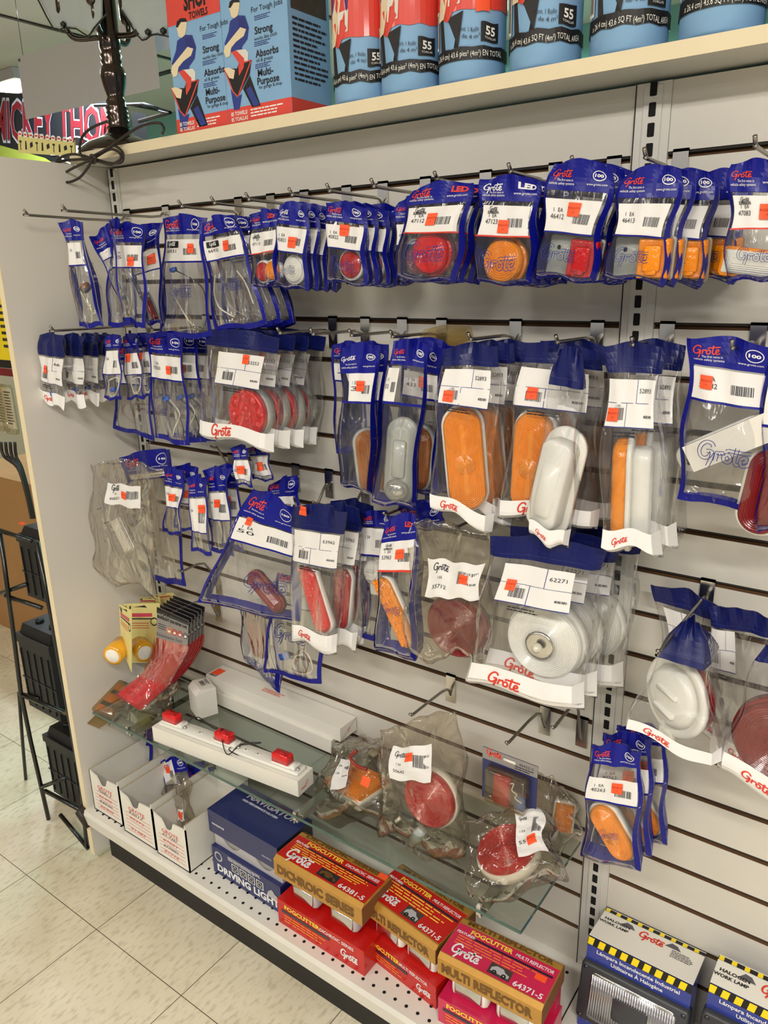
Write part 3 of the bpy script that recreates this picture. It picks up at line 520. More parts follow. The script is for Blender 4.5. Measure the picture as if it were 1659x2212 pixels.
# halogen work lamps
def halogen(label,px0,dx,py=0):
    A=at(1258+px0,2045+dx,Y=-.125); x0=A.x; zt_=A.z; w=.178; t=thing('work_lamp_box',label,'light box',(x0,-.125,DECK),'blue halogen work lamp boxes'); H=zt_-DECK
    tl=.03 # leans back
    def S(u,v,off=0): return Vector((u,tl*v/H-off,v))
    p=at(1310+px0*.92,1962+dx*.95,X=x0); yb=p.y+.125; zb=p.z-DECK; zr=H+(zb-H)*(.072-tl)/(yb-tl)-.003
    mb=MB(); mb.hexa([(0,0,0),(w,0,0),(w,.075,0),(0,.075,0)],[(0,tl,H-.002),(w,tl,H-.002),(w,.072,zr),(0,.072,zr)],'box_blue'); mb.build('carton',t)
    mb=MB(); n=9
    for i in range(n): ppoly(mb,S,[(w*(i+.05)/n,H-.001),(w*(i+.6)/n,H-.001),(w*(i+.45)/n,H-.015),(w*(i-.1)/n+ (0.0 if i else .002),H-.015)],'hazard_yellow',.0008)
    prect(mb,S,0,H-.016,w,H,'ink_black',.0004); ptext(mb,S,'Lámpara Incandecente Industrial',w*.5,H-.026,.0068,'ink_white',.0008,bold=.02,w=w*.8); ptext(mb,S,'Utilitaires À Halogène',w*.5,H-.037,.0068,'ink_white',.0008,bold=.02,w=w*.5); ptext(mb,S,'www.grote.com',w*.12,H-.16,.004,'ink_white',.0008); mb.build('box_print',t)
    mb=MB(); M=Matrix.Translation((w/2,tl*.62-.004,H-.1))@Matrix.Rotation(PI/2-math.atan2(tl,H),4,'X'); mb.rr(w*.52,.057,.008,[(0,-.01),(0,.008),(.004,.012)],'housing_dark',5,M)
    for sx in (-1,1):
        for sy in (-1,1): mb.rr(.004,.004,.004,[(0,.008),(0,.013)],'box_dark',3,M@Matrix.Translation((sx*w*.47,sy*.048,0)))
    l=mb.build('work_lamp',t)
    mb=MB(); mb.rr(w*.41,.046,.01,[(0,.011),(.001,.013)],'reflector',5,M)
    k=34
    for i in range(k):
        x=-w*.39+w*.78*i/(k-1); mb.rr(w*.0085,.042,.001,[(0,.012),(.0006,.0152)],'reflector',2,M@Matrix.Translation((x,0,0)))
    mb.rr(.03,.022,.006,[(0,.0145),(.001,.0156)],'housing_dark',4,M@Matrix.Translation((.0,-.002,0))); mb.build('lens',l)
    # white header card behind
    p=at(1310+px0*.92,1962+dx*.95,X=x0); yb=p.y+.125; zb=p.z-DECK; B=math.hypot(yb-tl,zb-H); mb=MB()
    S=plane((0,tl+.001,H),(1,0,0),(0,yb-tl,zb-H)); fr=[S(0,0),S(w,0),S(w,B),S(0,B)]; bk=[v+Vector((0,.002,0)) for v in fr]; mb.add(fr+bk,[(0,1,2,3),(7,6,5,4),(0,4,5,1),(3,2,6,7),(1,5,6,2),(0,3,7,4)],'card_white')
    prect(mb,S,0,B-.009,w,B,'ink_black',.0004)
    for i in range(9): prect(mb,S,w*i/9+.001,B-.009,w*(i+.45)/9,B,'hazard_yellow',.0008)
    for u in (.27,.72): ppoly(mb,S,[(w*u-.014,B-.027),(w*u+.014,B-.027),(w*u+.006,B-.016),(w*u-.004,B-.014)],'mid_grey',.0005)  # wedge marks in plain mid grey on the card
    ptext(mb,S,'HALOGEN',w*.17,B-.03,.0065,'ink_black',.0006,bold=.04,w=w*.26); ptext(mb,S,'WORK LAMP',w*.15,B-.041,.0065,'ink_black',.0006,bold=.04,w=w*.3); plogo(mb,S,w*.52,B-.03,w*.26,'ink_red',.0006,t=.6); pgreek(mb,S,w*.72,B-.05,w*.95,B-.03,5,'ink_dark',2); mb.build('header_card',t); return t
halogen('blue halogen work lamp box with black and yellow stripes, fully seen one by the upright',0,0)
halogen('blue halogen work lamp box at the bottom right corner of the picture',265,107)
# ---------------- goods on the glass shelf ----------------
def slab(name,label,cat,c4,z0,z1,mat,group=None):
    "box given by four pixel corners of its top (near-left, near-right, far-right, far-left)"
    p=[at(*c,Z=z1) for c in c4]; o=p[0]; t=thing(name,label,cat,(o.x,o.y,z0),group,math.atan2(p[1].y-o.y,p[1].x-o.x)); return t,(p[1]-o).length,(p[3]-o).length
GT=GZ+.0005
a,b_=at(332,1600,Z=GT),at(645,1722,Z=GT)
w=(b_-a).length; t=thing('light_bar','red three lamp identification light bar on its long white carton','light bar',(a.x,a.y,GT),None,math.atan2(b_.y-a.y,b_.x-a.x)); D=.052;H=.037
MB().box((0,0,0),(w,D,H),'card_white').build('carton',t)
S=plane((w,0,0),(0,1,0),(0,0,1)); mb=MB(); pring(mb,S,.03,.018,.004,.004,.001,'ink_red'); pgreek(mb,S,.01,.008,.028,.014,1,'ink_red'); mb.build('carton_print',t)
mb=MB(); mb.rr(w*.478,.0165,.005,[(0,0),(0,.006),(.0015,.0075)],'housing_white',4,Matrix.Translation((w*.5,D*.52,H))); 
for u in (.30,.40,.62,.70): mb.rr(.008,.006,.006,[(0,0),(.001,.0008)],'card_white',5,Matrix.Translation((w*u,D*.5,H+.0075))); mb.rr(.0015,.0015,.0015,[(0,0),(0,.0004)],'slot_black',3,Matrix.Translation((w*u,D*.5,H+.0083)))
mb.build('rail',t)
for u in (.1,.48,.865):
    mb=MB(); mb.rr(.0245,.0135,.003,[(0,0),(0,.006)],'housing_white',4,Matrix.Translation((w*u,D*.52,H+.0075)));
    mb.rr(.007,.012,.003,[(0,0),(.001,.009)],'housing_white',4,Matrix.Translation((w*u+.03,D*.5,H+.0075))); mb.lathe([(.004,0),(.004,.003),(.001,.004)],'chrome',12,Matrix.Translation((w*u+.04,D*.45,H+.008))); l=mb.build('marker_lamp',t)
    mb=MB(); mb.rr(.0215,.012,.003,[(0,0),(.0012,.016),(.003,.019),(.005,.0195),(.0055,.0185)],'lens_bright_red',4,Matrix.Translation((w*u-.002,D*.52,H+.0135)))
    for i in range(4): mb.rr(.016-.003*i,.009-.0018*i,.002,[(0,0),(.0005,.001)],'lens_red',4,Matrix.Translation((w*u-.002,D*.52,H+.032+.0006*i)))
    mb.build('lens',l)
mb=MB(); mb.tube(smooth_pts([(w*.17,D*.8,H+.01),(w*.22,D*1.1,H+.02),(w*.35,D*.9,H+.014),(w*.45,D*.9,H+.02),(w*.46,D*.5,H+.036),(w*.5,D*.2,H+.01),(w*.56,-.002,H+.004),(w*.58,D*.5,H+.012),(w*.64,D*.9,H+.012),(w*.66,D*1.1,H+.012),(w*.6,D*.8,H+.012),(w*.55,D*.4,H+.01),(w*.55,D*.1,H+.01),(w*.62,.0,H+.01)],5),.0011,'wire_black',6); mb.build('wire',t)
for i,(z0,z1,y0,y1,l) in enumerate(((GT,.4955,-.068,-.012,'long white carton lying against the slatwall, under another one'),(.496,.5285,-.06,-.003,'long white carton lying on top of another against the slatwall'))):
    x0=at(443,1440,Y=-.06).x; x1=at(735,1590,Y=-.06).x; t=thing('long_carton',l,'box',(x0,y0,z0),'long white cartons'); mb=MB().box((0,0,0),(x1-x0-(.02 if i==0 else 0),y1-y0,z1-z0),'card_white'); mb.build('carton',t)
    if i:
        S=plane((0,0,z1-z0),(1,0,0),(0,1,0)); mb=MB(); prect(mb,S,.005,.012,.03,.04,'sticker_orange',.0004); pbars(mb,S,.005,.004,.03,.011); pgreek(mb,S,.17,.02,.24,.035,3,'ink_red'); 
        S=plane((x1-x0,0,0),(0,1,0),(0,0,1)); pring(mb,S,.03,.016,.004,.004,.001,'ink_red'); pline(mb,S,[(0,.001),(.055,.031)],.0012,'card_edge'); mb.build('carton_print',t)
c=at(420,1543,Z=GT); t=thing('small_carton','small white upright carton standing behind the light bar','box',(c.x,c.y,GT),None,R(-22)); mb=MB().box((-.03,0,0),(.028,.05,.062),'card_white'); mb.hexa([(-.03,0,.062),(.028,0,.062),(.028,.05,.062),(-.03,.05,.062)],[(-.029,.012,.075),(.027,.012,.075),(.028,.05,.07),(-.03,.05,.07)],'card_white'); mb.build('carton',t)
S=plane((-.03,.012,.074),(1,0,0),(0,1,0)); mb=MB(); pbars(mb,S,.015,.01,.04,.02,off=.002); pgreek(mb,S,.012,.022,.042,.03,2,'ink_dark',off=.002); mb.build('label_print',t)
# ---------------- bagged lamps ----------------
LENS={'red':'lens_red','amber':'lens_amber','dred':'lens_dark_red','damber':'lens_dark_amber','clear':'housing_white','bred':'lens_bright_red'}
def lamp(par,M,k,hw,hh,dep,col,hc='housing_white',parts=()):
    "sealed lamp inside a bag: housing with the lens as its sub-part; local z points out of the bag"
    c=min(hw,hh) if k!='rect' else .006; rim=.0035
    mb=MB(); n=12
    if k=='back': # oval lamp seen from behind: flange, box and boss
        mb.rr(hw,hh,c,[(0,-.006),(0,-.001),(.002,.001)],hc,n,M); mb.rr(hw*.74,hh*.8,hw*.5,[(0,0),(.001,dep),(.004,dep+.003)],hc,8,M); mb.rr(hw*.5,hh*.5,hw*.3,[(0,dep),(.002,dep+.004)],hc,6,M@Matrix.Translation((0,-hh*.1,0)))
        o=mb.build('lamp_housing',par); mb=MB(); mb.rr(hw-.003,hh-.003,c-.003,[(0,-.006),(.003,-.02),(.01,-.026)],col,n,M); mb.build('lens',o); return o
    if k=='round_back':
        mb.rr(hw,hw,hw,[(0,-.004),(0,.003),(.003,.005),(.009,.005),(.011,.003)],hc,n,M); mb.rr(hw*.78,hw*.78,hw*.78,[(0,.002),(.004,.012),(.01,.016)],hc,n,M)
        for y in (-.35,.15): mb.rr(hw*.36,hw*.09,.004,[(0,.014),(.002,.021)],hc,5,M@Matrix.Translation((0,hw*y,0)))
        mb.box((-.012,-hw-.016,-.004),(.012,-hw+.004,.006),hc,M)
        o=mb.build('lamp_housing',par); mb=MB(); mb.rr(hw-.004,hw-.004,hw-.004,[(0,-.004),(.002,-.02),(.014,-.03)],col,n,M); mb.build('lens',o); return o
    if k=='grey_oval':
        mb.rr(hw,hh,c,[(0,-.006),(0,.0),(.003,.003),(.006,.003),(.012,.012),(.018,.014)],hc,n,M); mb.rr(hw*.45,hh*.45,.006,[(0,.012),(.003,.018)],hc,6,M@Matrix.Translation((0,hh*.1,0)))
        o=mb.build('lamp_housing',par); mb=MB(); N=8; mb.lathe([(.021*cos(PI/2*i/N),.012+.017*sin(PI/2*i/N)) for i in range(N+1)],'lens_clear',24,M@Matrix.Translation((0,-hh*.62,0))); mb.lathe([(.015*cos(PI/2*i/N)+.0002,.008+.012*sin(PI/2*i/N)) for i in range(N+1)],'chrome',20,M@Matrix.Translation((0,-hh*.62,0))); mb.build('bulb_dome',o); return o
    if k=='rectside': # marker lamp on a long grey base
        mb.rr(hw,hh,.004,[(0,-.006),(0,0),(.002,.002)],'housing_grey',5,M)
        for y in (-1,1): mb.rr(.0025,.0025,.0025,[(0,.002),(0,.0026)],'slot_black',3,M@Matrix.Translation((-hw*.62,y*hh*.02+.01,0)))
        o=mb.build('lamp_housing',par); M2=M@Matrix.Translation((hw*.42,-.001,0)); mb=MB(); mb.rr(hw*.55,hh*.98,.004,[(0,.001),(.002,.014),(.004,.016),(.006,.0155)],col,5,M2); mb.rr(hw*.3,hh*.62,.004,[(0,.015),(.001,.019),(.003,.0195)],col,5,M2); mb.rr(hw*.2,hh*.18,.003,[(0,.019),(.001,.022)],col,4,M2@Matrix.Translation((0,-hh*.6,-.003))); mb.build('lens',o); return o
    mb.rr(hw,hh,c,[(0,-dep*.5),(0,.001),(.001,.002)],hc,n,M); o=mb.build('lamp_housing',par)
    prof=[(rim,.001),(rim+.0005,dep*.35),(rim+.003,dep*.5)]; W=min(hw,hh)-rim-.004; m=max(4,int(W/.0030)); 
    for i in range(m):
        d=rim+.004+W*.92*i/m; z=dep*.5+.0022*sin(min(1,i/m)*PI/2)
        prof+=[(d,z),(d+W/m*.5,z+.0013)]
    mb=MB()
    if k=='led': prof=[(rim,.001),(rim+.0005,dep*.4),(rim+.003,dep*.5),(rim+.005,dep*.5),(rim+.008,dep*.4)]
    mb.rr(hw,hh,c,prof,col,n,M,k=='led')
    if k=='led':
        for i in range(8): 
            a=2*PI*i/8+.2; M2=M@Matrix.Translation((hw*.66*cos(a),hw*.66*sin(a),0)); mb.rr(hw*.2,hw*.2,hw*.2,[(0,dep*.35),(.001,dep*.5),(.003,dep*.42),(.005,dep*.5),(.009,dep*.58)],col,6,M2)
        for x_,y_ in ((-.18,0),(.18,0),(0,.2),(0,-.2)): mb.rr(hw*.13,hw*.13,hw*.13,[(0,dep*.35),(.002,dep*.52)],col,5,M@Matrix.Translation((hw*x_,hw*y_,0)))
    if k=='ledoval':
        for j in range(int(hh*2/.014)):
            for x_ in (-.4,0,.4): mb.rr(.0052,.0052,.0052,[(0,dep*.4),(.002,dep*.5+.004)],col,4,M@Matrix.Translation((hw*x_,-hh*.8+j*.0135,.0)))
    if k=='turn':
        mb.rr(hw*.5,hw*.5,hw*.5,[(0,dep*.5),(.001,dep*.5+.004),(.005,dep*.5+.003),(.006,dep*.5+.005),(.011,dep*.5+.004),(.012,dep*.5+.006)],col,8,M@Matrix.Translation((0,-hh*.08,0)))
    if k=='clearround':
        pass
    mb.build('lens',o)
    if k=='clearround':
        mb=MB(); mb.lathe([(.001,dep*.55),(.022,dep*.7),(.024,dep*.9),(.02,dep*.95),(.001,dep*.8)],'chrome',24,M); mb.lathe([(.004,dep*.9),(.008,dep*1.1),(.008,dep*1.3),(.004,dep*1.45),(.001,dep*1.5)],'bulb_white',14,M); mb.build('reflector_bowl',o)
    return o
BAGS=[]
def bag(q,Y,kind,label,num='',lampspec=None,hdr=.2,lab=(.08,.92,.24,.52),yaw=0,T=None,seed=0,logo='red',sticker=(.6,.45),wires=None,n=0,step=.022,dx=.004,strip=.1,group=None,blabels=None,fold=0,olog=None,sub='',cat='lamp bag',nm=None,dzs=0,labq=None):
    """q: four pixel corners TL,TR,BR,BL; Y: depth of left and right edge"""
    Ys=Y if isinstance(Y,tuple) else (Y,)*4
    if len(Ys)==2: Ys=(Ys[0],Ys[1],Ys[1],Ys[0])
    TL,TR,BR,BL=[at(*c,Y=y) for c,y in zip(q,Ys)]
    O=(TL+TR)/2; rnd=random.Random(seed+hash(num)%97 if False else seed*13+len(label)); ph=[rnd.random()*6 for _ in range(6)]
    w=((TR-TL).length+(BR-BL).length)/2; h=((BL-TL).length+(BR-TR).length)/2
    nrm=((TR-TL).cross(BL-TL)*-1).normalized(); 
    if nrm.y>0: nrm=-nrm
    if T is None: T=.012
    lv=lampspec.get('v',.72) if lampspec else .7
    pw,va,vb=.3,lv-.16,lv
    ls0=lampspec; lx=ly=0
    if ls0:
        ro=R(ls0.get('roll',0)); ya=abs(sin(R(ls0.get('yaw',0)))); pi_=abs(sin(R(ls0.get('pitch',0)))); lx=ls0['hw']*abs(cos(ro))+ls0['hh']*abs(sin(ro)); ly=ls0['hh']*abs(cos(ro))+ls0['hw']*abs(sin(ro))
        if ls0['k'] in('round','led','clearround'): lx=ly=ls0['hw']
        tip=ls0['hw']*ya*.8+ls0['hh']*pi_*.8; T=max(T,ls0.get('dep',.018)*.5+.011+tip)
        if ls0['k']=='clearround': T+=ls0['dep']*.6
        pw=min(.9,max(abs(2*ls0.get('u',.5)-1+2*lx/w),abs(2*ls0.get('u',.5)-1-2*lx/w))+.03); va=max(.05,lv-ly/h-.03); vb=min(.96,lv+ly/h+.02)
    wr={'A':.0022,'B':.0024,'C':.0055}[kind]
    def core(s,t):
        a=TL.lerp(TR,s); b=BL.lerp(BR,s); p=a.lerp(b,t)-O
        sx=abs(2*min(max(s,0),1)-1); side=1 if sx<pw else max(0,1-((sx-pw)/(1-pw))**2)
        pr=(min(max(t,0)/va,1)**1.4 if t<vb else max(0,1-((t-vb)/(1-vb+1e-3))**2)) 
        wv=wr*(sin(9*s+ph[0]+3*t)*sin(7*t+ph[1])+.6*sin(17*s+ph[2]-5*t)+.5*sin(13*t+ph[3]+6*s)*side)
        top=max(0,1-t/.16); wv*=(1-.75*side*pr*(1 if ls0 else 0)); wv+=.005*top*sin(2*PI*s*1.5+ph[4])+.0035*top*sin(2*PI*s*3+ph[5])
        ed=.0035*sin(11*t+ph[2])*(1 if s<.5 else -1)*abs(2*s-1)*(1 if kind!='C' else 2.2)
        bz=(.006 if kind!='A' else .003)*sin(8*s+ph[1])*t**4*(1 if kind!='C' else 2.5)+(0 if kind!='C' else .006*sin(5*s+ph[4])*(1-t)**3+.0025*sin(23*s+ph[0]))
        tz=-.35*h*0
        p=p+Vector((ed,0,bz+ (.004*cos(PI*2*(s-.5)) -.004)*top))
        if kind=='C': wv+=.0022*(abs(sin(14*s+9*t+ph[5]))-.5)*(1-.6*side*pr)+.0018*(abs(sin(21*t-8*s+ph[3]))-.5)
        if fold: p=p+nrm*(fold*sin(PI*s)*.03)
        return p,wv-.45*T*side*pr,T*side*pr
    NU,NV=18,26; GF={};GB={}
    for j in range(NV+1):
        for i in range(NU+1):
            p,wv,b=core(i/NU,j/NV); GF[i,j]=p+nrm*(wv+b); GB[i,j]=p+nrm*(wv-b*.8-.0008)
    def gi(Gd,s,t):
        x=min(max(s,-.05),1.05)*NU; y=min(max(t,-.05),1.05)*NV; i=min(max(int(x),0),NU-1); j=min(max(int(y),0),NV-1); x-=i; y-=j
        return Gd[i,j]*(1-x)*(1-y)+Gd[i+1,j]*x*(1-y)+Gd[i,j+1]*(1-x)*y+Gd[i+1,j+1]*x*y
    def F(s,t,off=0): return gi(GF,s,t)+nrm*off
    def Bk(s,t,off=0): return gi(GB,s,t)-nrm*off
    S=lambda u,v,off=0: F(u,v,off)                       # v downwards 0..1
    U=lambda u,v,off=0: F(u/w+.5,-v/h,off)               # metric, v up from the top edge
    t=thing(nm or 'bagged_lamp',label,cat,O,group)
    fm={'A':'clear_film','B':'clear_film','C':'grey_poly'}[kind]; blue={'A':'bag_blue','B':'bag_navy','C':'bag_navy'}[kind]
    vs=[F(i/NU,j/NV) for j in range(NV+1) for i in range(NU+1)]+[Bk(i/NU,j/NV) for j in range(NV+1) for i in range(NU+1)]
    K=(NU+1)*(NV+1); fs=[(j*(NU+1)+i,j*(NU+1)+i+1,(j+1)*(NU+1)+i+1,(j+1)*(NU+1)+i) for j in range(NV) for i in range(NU)]
    fs=fs+[tuple(x+K for x in reversed(f)) for f in fs]
    for i in range(NU): fs+=[(i,i+K,i+1+K,i+1),(NV*(NU+1)+i,NV*(NU+1)+i+1,NV*(NU+1)+i+1+K,NV*(NU+1)+i+K)]
    for j in range(NV): a=j*(NU+1); b=a+NU+1; fs+=[(a,b,b+K,a+K),(a+NU,a+NU+K,b+NU+K,b+NU)]
    mb=MB(); mb.add(vs,fs,fm,True)
    bw=.055 if kind=='A' else 0
    if kind=='A':
        for (a,b,c,d,nu,nv) in ((0,hdr,bw,1,1,16),(1-bw,hdr,1,1,1,16),(bw,.955,1-bw,1,8,1)): prect(mb,lambda u,v,off:S(u,v,off),a,b,c,d,blue,.0006,nu,nv); prect(mb,lambda u,v,off:Bk(u,v,off),a,b,c,d,blue,.0006,nu,nv)
    mb.build('pouch',t)
    if hdr>0:
        mb=MB(); hs=MB()
        nh=max(4,round(hdr*26)); prect(mb,S,0,0,1,hdr,blue,.0007,18,nh); prect(mb,Bk,0,0,1,hdr,blue,.0007,18,nh)
        hc={'red':'ink_red','white':'ink_white'}[logo]
        if kind=='A':
            plogo(mb,U,-w*.26,-h*hdr*.5,w*.34,hc,.0016); ptext(mb,U,'The first name in',-w*.2,-h*hdr*.72,.0032,'ink_white',.0016,w=w*.25); ptext(mb,U,'vehicle safety systems',-w*.24,-h*hdr*.83,.0032,'ink_white',.0016,w=w*.38)
            if sub=='LED': ptext(mb,U,'LED',w*.3,-h*hdr*.5,.009,'ink_red' if logo=='red' else 'ink_white',.0016,bold=.05,w=w*.26); ptext(mb,U,'www.grote.com',w*.28,-h*hdr*.75,.0035,'ink_white',.0016)
            else: pring(mb,U,w*.3,-h*hdr*.45,w*.1,w*.085,.0012,'ink_white',.0016); ptext(mb,U,'100',w*.3,-h*hdr*.45-.0022,.0048,'ink_white',.0016,bold=.04,w=w*.14); ptext(mb,U,'www.grote.com',w*.27,-h*hdr*.8,.0032,'ink_white',.0016,w=w*.3)
        else: pline(mb,U,[(-w*.5+w*i/8,-h*hdr*.8) for i in range(9)],.0006,'ink_navy',.0016)
        mb.build('header',t)
    if lab:
        u0,u1,v0,v1=lab; mb=MB(); prect(mb,S,u0,v0,u1,v1,'label_white',.0009,20,14)
        lw,lh=(u1-u0)*w,(v1-v0)*h; cu=((u0+u1)/2-.5)*w; cv=-(v0+v1)/2*h
        if kind=='A':
            prect(mb,S,bw,v1,1-bw,v1+.014,'ink_red' if sub=='LED' else blue,.0009,8,1)
            ptext(mb,U,num,cu-lw*.27,cv-lh*.12,min(.0075,lh*.16),'ink_dark',.0019,w=lw*.27); ptext(mb,U,'1  EA',cu-lw*.26,cv+lh*.1,min(.006,lh*.13),'ink_dark',.0019,w=lw*.18)
            if num.startswith('6693'): prect(mb,U,cu-lw*.42,cv+lh*.12,cu-lw*.08,cv+lh*.42,'ink_black',.0022,4,3); plogo(mb,U,cu-lw*.25,cv+lh*.27,lw*.2,'ink_white',.0028)
            if sub=='LED': plogo(mb,U,cu-lw*.26,cv+lh*.36,lw*.2,'ink_dark',.0019); ptext(mb,U,'SUPERNOVA',cu-lw*.26,cv+lh*.22,.0035,'ink_dark',.0019,bold=.04,w=lw*.26)
            pgreek(mb,U,cu+lw*.0,cv+lh*.2,cu+lw*.42,cv+lh*.42,3,'ink_dark',seed); pbars(mb,U,cu+lw*.06,cv-lh*.22,cu+lw*.38,cv+lh*.08,seed=seed,off=.0013); pgreek(mb,U,cu-lw*.42,cv-lh*.42,cu-lw*.1,cv-lh*.32,1,'ink_dark',seed+1); pgreek(mb,U,cu+lw*.1,cv-lh*.36,cu+lw*.4,cv-lh*.28,1,'ink_dark',seed+2)
        elif kind=='B':
            prect(mb,U,cu-lw/2,cv-.0003,cu+lw/2,cv+.0004,'ink_navy',.0012,6,1); prect(mb,U,cu+lw*.12,cv,cu+lw*.13,cv+lh/2,'ink_navy',.0012); prect(mb,U,cu-lw*.08,cv-lh/2,cu-lw*.07,cv,'ink_navy',.0012); prect(mb,S,u0,v1,u1,v1+.005,'ink_navy',.001,6,1)
            ptext(mb,U,num,cu+lw*.3,cv+lh*.22,.0058,'ink_dark',.0019,w=lw*.24); pgreek(mb,U,cu-lw*.36,cv+lh*.12,cu+lw*.08,cv+lh*.38,3,'ink_dark',seed); pbars(mb,U,cu-lw*.34,cv-lh*.36,cu-lw*.12,cv-lh*.1,seed=seed,off=.0013); ptext(mb,U,'1 EA',cu-lw*.25,cv-lh*.08,.003,'ink_dark',.0019)
            ptext(mb,U,'MORE INFO',cu+lw*.38,cv-lh*.3,.0035,'ink_dark',.0019,bold=.03,w=lw*.16); pgreek(mb,U,cu-lw*.3,cv-lh*.75,cu+lw*.2,cv-lh*.6,2,'ink_dark',seed+3,off=.0011)
        else:
            plogo(mb,U,cu-lw*.24,cv+lh*.26,lw*.3,'ink_dark',.0019); ptext(mb,U,'1 EA',cu-lw*.25,cv-lh*.02,.0045,'ink_dark',.0019); ptext(mb,U,num,cu-lw*.25,cv-lh*.26,.0065,'ink_dark',.0019,w=lw*.28); pbars(mb,U,cu+lw*.1,cv-lh*.1,cu+lw*.44,cv+lh*.25,seed=seed,off=.0013); pgreek(mb,U,cu+lw*.05,cv-lh*.38,cu+lw*.44,cv-lh*.2,2,'ink_dark',seed)
        mb.build('product_label',t)
        if sticker:
            a,b=sticker; su=u0+(u1-u0)*a; sv=v0+(v1-v0)*b; mb=MB(); sw=.0085; prect(mb,U,(su-.5)*w-sw,-sv*h-sw,(su-.5)*w+sw,-sv*h+sw,'sticker_orange',.0026,5,5); ptext(mb,U,"ROCKY'S",(su-.5)*w,-sv*h+.0005,.0028,'sticker_ink',.0034); ptext(mb,U,'1.9',(su-.5)*w,-sv*h-.0045,.0024,'sticker_ink',.0034); mb.build('price_sticker',t)
    if kind=='B' and strip:
        mb=MB(); prect(mb,S,0,1-strip-.03,1,.985,'strip_white',.0009,18,5); plogo(mb,U,-w*.12,-h*(1-strip/2-.02),w*.3,'ink_red',.0016,t=.5); mb.build('bottom_strip',t)
    if kind=='B' and not strip: prect(mb:=MB(),S,0,.975,1,.99,'bag_navy',.0009,10,1); mb.build('bottom_seal',t)
    if olog: mb=MB(); plogo(mb,U,(olog[0]-.5)*w,-olog[1]*h,olog[2]*w,'ink_navy',.0014,outline=True); mb.build('printed_logo',t)
    ex=(TR-TL).normalized(); ey=nrm.cross(ex); 
    Fr=Matrix((( ex.x,ey.x,nrm.x),(ex.y,ey.y,nrm.y),(ex.z,ey.z,nrm.z))).to_4x4()
    if lampspec:
        for ls in ([lampspec]+lampspec.get('more',[])):
            p,wv,b=core(ls.get('u',.5),ls.get('v',.72)); M=Matrix.Translation(p+nrm*(wv+(T-ls.get('dep',.018)*.5-.0095-ls['hw']*abs(sin(R(ls.get('yaw',0))))*.8-ls['hh']*abs(sin(R(ls.get('pitch',0))))*.8 if ls['k'] not in ('back','round_back','clearround') else T-ls.get('dep',.018)*(1.6 if ls['k']=='clearround' else 1)-.008-ls['hw']*abs(sin(R(ls.get('yaw',0))))*.6)+ls.get('out',0)))@Fr@Matrix.Rotation(R(ls.get('roll',0)),4,'Z')@Matrix.Rotation(R(ls.get('yaw',0)),4,'Y')@Matrix.Rotation(R(ls.get('pitch',0)),4,'X')
            lamp(t,M,ls['k'],ls['hw'],ls['hh'],ls.get('dep',.018),LENS.get(ls.get('c','red')),ls.get('hc','housing_white'))
    if wires:
        for cl,pts,r in wires:
            if cl=='plug_blue' or cl=='wire_black' and r>.003:
                p=F(pts[0][0],pts[0][1],-.004); mb=MB(); mb.rr(r,r*.6,r*.3,[(0,-.004),(.001,.004)],cl,4,Matrix.Translation(p)@Fr@Matrix.Rotation(R(20),4,'Z')); mb.build('plug',t)
            else:
                mb=MB(); mb.tube(smooth_pts([F(a,b,-.003-.002*(i%2)) for i,(a,b) in enumerate(pts)],5),r,cl,6); mb.build('wire',t)
    BAGS.append(t)
    out=[t]
    for i in range(n):
        lb=(blabels[i] if blabels and i<len(blabels) else label+', number %d behind it'%(i+1))
        c=copy_tree(t,label=lb,group=group); c.location=O+Vector((dx*(i+1)*(1 if i%2 else .6)+.002*sin(i*3),step*(i+1),-.002*(i%3)+dzs*(i+1))); c.rotation_euler=(0,rnd.uniform(-.04,.04),rnd.uniform(-.12,.12)); out.append(c)
    return out
ORD=['second','third','fourth','fifth','sixth','seventh']
def bl(txt,n): return [ORD[i]+' in line '+txt for i in range(n)]
# ---- top row of hooks
F1=-.148
G='blue-edged lamp bags on the top row of hooks'
bag([(133,472),(172,470),(222,706),(172,708)],(-.235,-.225),'A','bluish narrow bag with a small bronze button lamp, leftmost of the top row','',dict(k='round',u=.42,v=.62,hw=.0115,hh=.0115,dep=.012,c='damber',hc='housing_dark',pitch=-40),hdr=.2,lab=(.14,.86,.22,.42),seed=1,sticker=None,wires=[('wire_yellow',[(.5,.66),(.6,.75),(.8,.85),(.6,.93),(.55,.96)],.0012)],T=.006,group=G)
bag([(238,478),(312,478),(314,706),(232,704)],-.215,'A','bag with NOVA label and yellow wire plug, behind the twisted bags at top left','45',None,seed=2,hdr=.19,lab=(.1,.95,.22,.42),sticker=(.7,.75),wires=[('wire_black',[(.6,.55)],.006),('wire_yellow',[(.5,.48),(.62,.6),(.7,.72),(.66,.8),(.6,.88)],.0013)],group=G)
bag([(192,506),(256,472),(276,640),(258,650)],(-.235,-.19),'A','twisted blue bag whose tilted logo header points left, top left of the display','',None,seed=3,hdr=.3,lab=(.1,.95,.3,.42),sticker=None,T=.006,group=G)
bag([(238,466),(262,476),(300,706),(262,690)],(-.24,-.21),'A','grey see-through bag turned almost edge-on in front of the tilted blue bags','',None,seed=4,hdr=.1,lab=None,T=.005,group=G)
bag([(265,507),(345,468),(352,700),(315,700)],(-.2,-.16),'A','blue bag with tilted header, just left of the bag with number 66931','',dict(k='rectside',u=.3,v=.8,hw=.01,hh=.028,dep=.012,c='dred'),seed=5,hdr=.24,lab=(.1,.95,.3,.46),sticker=(.75,.4),group=G)
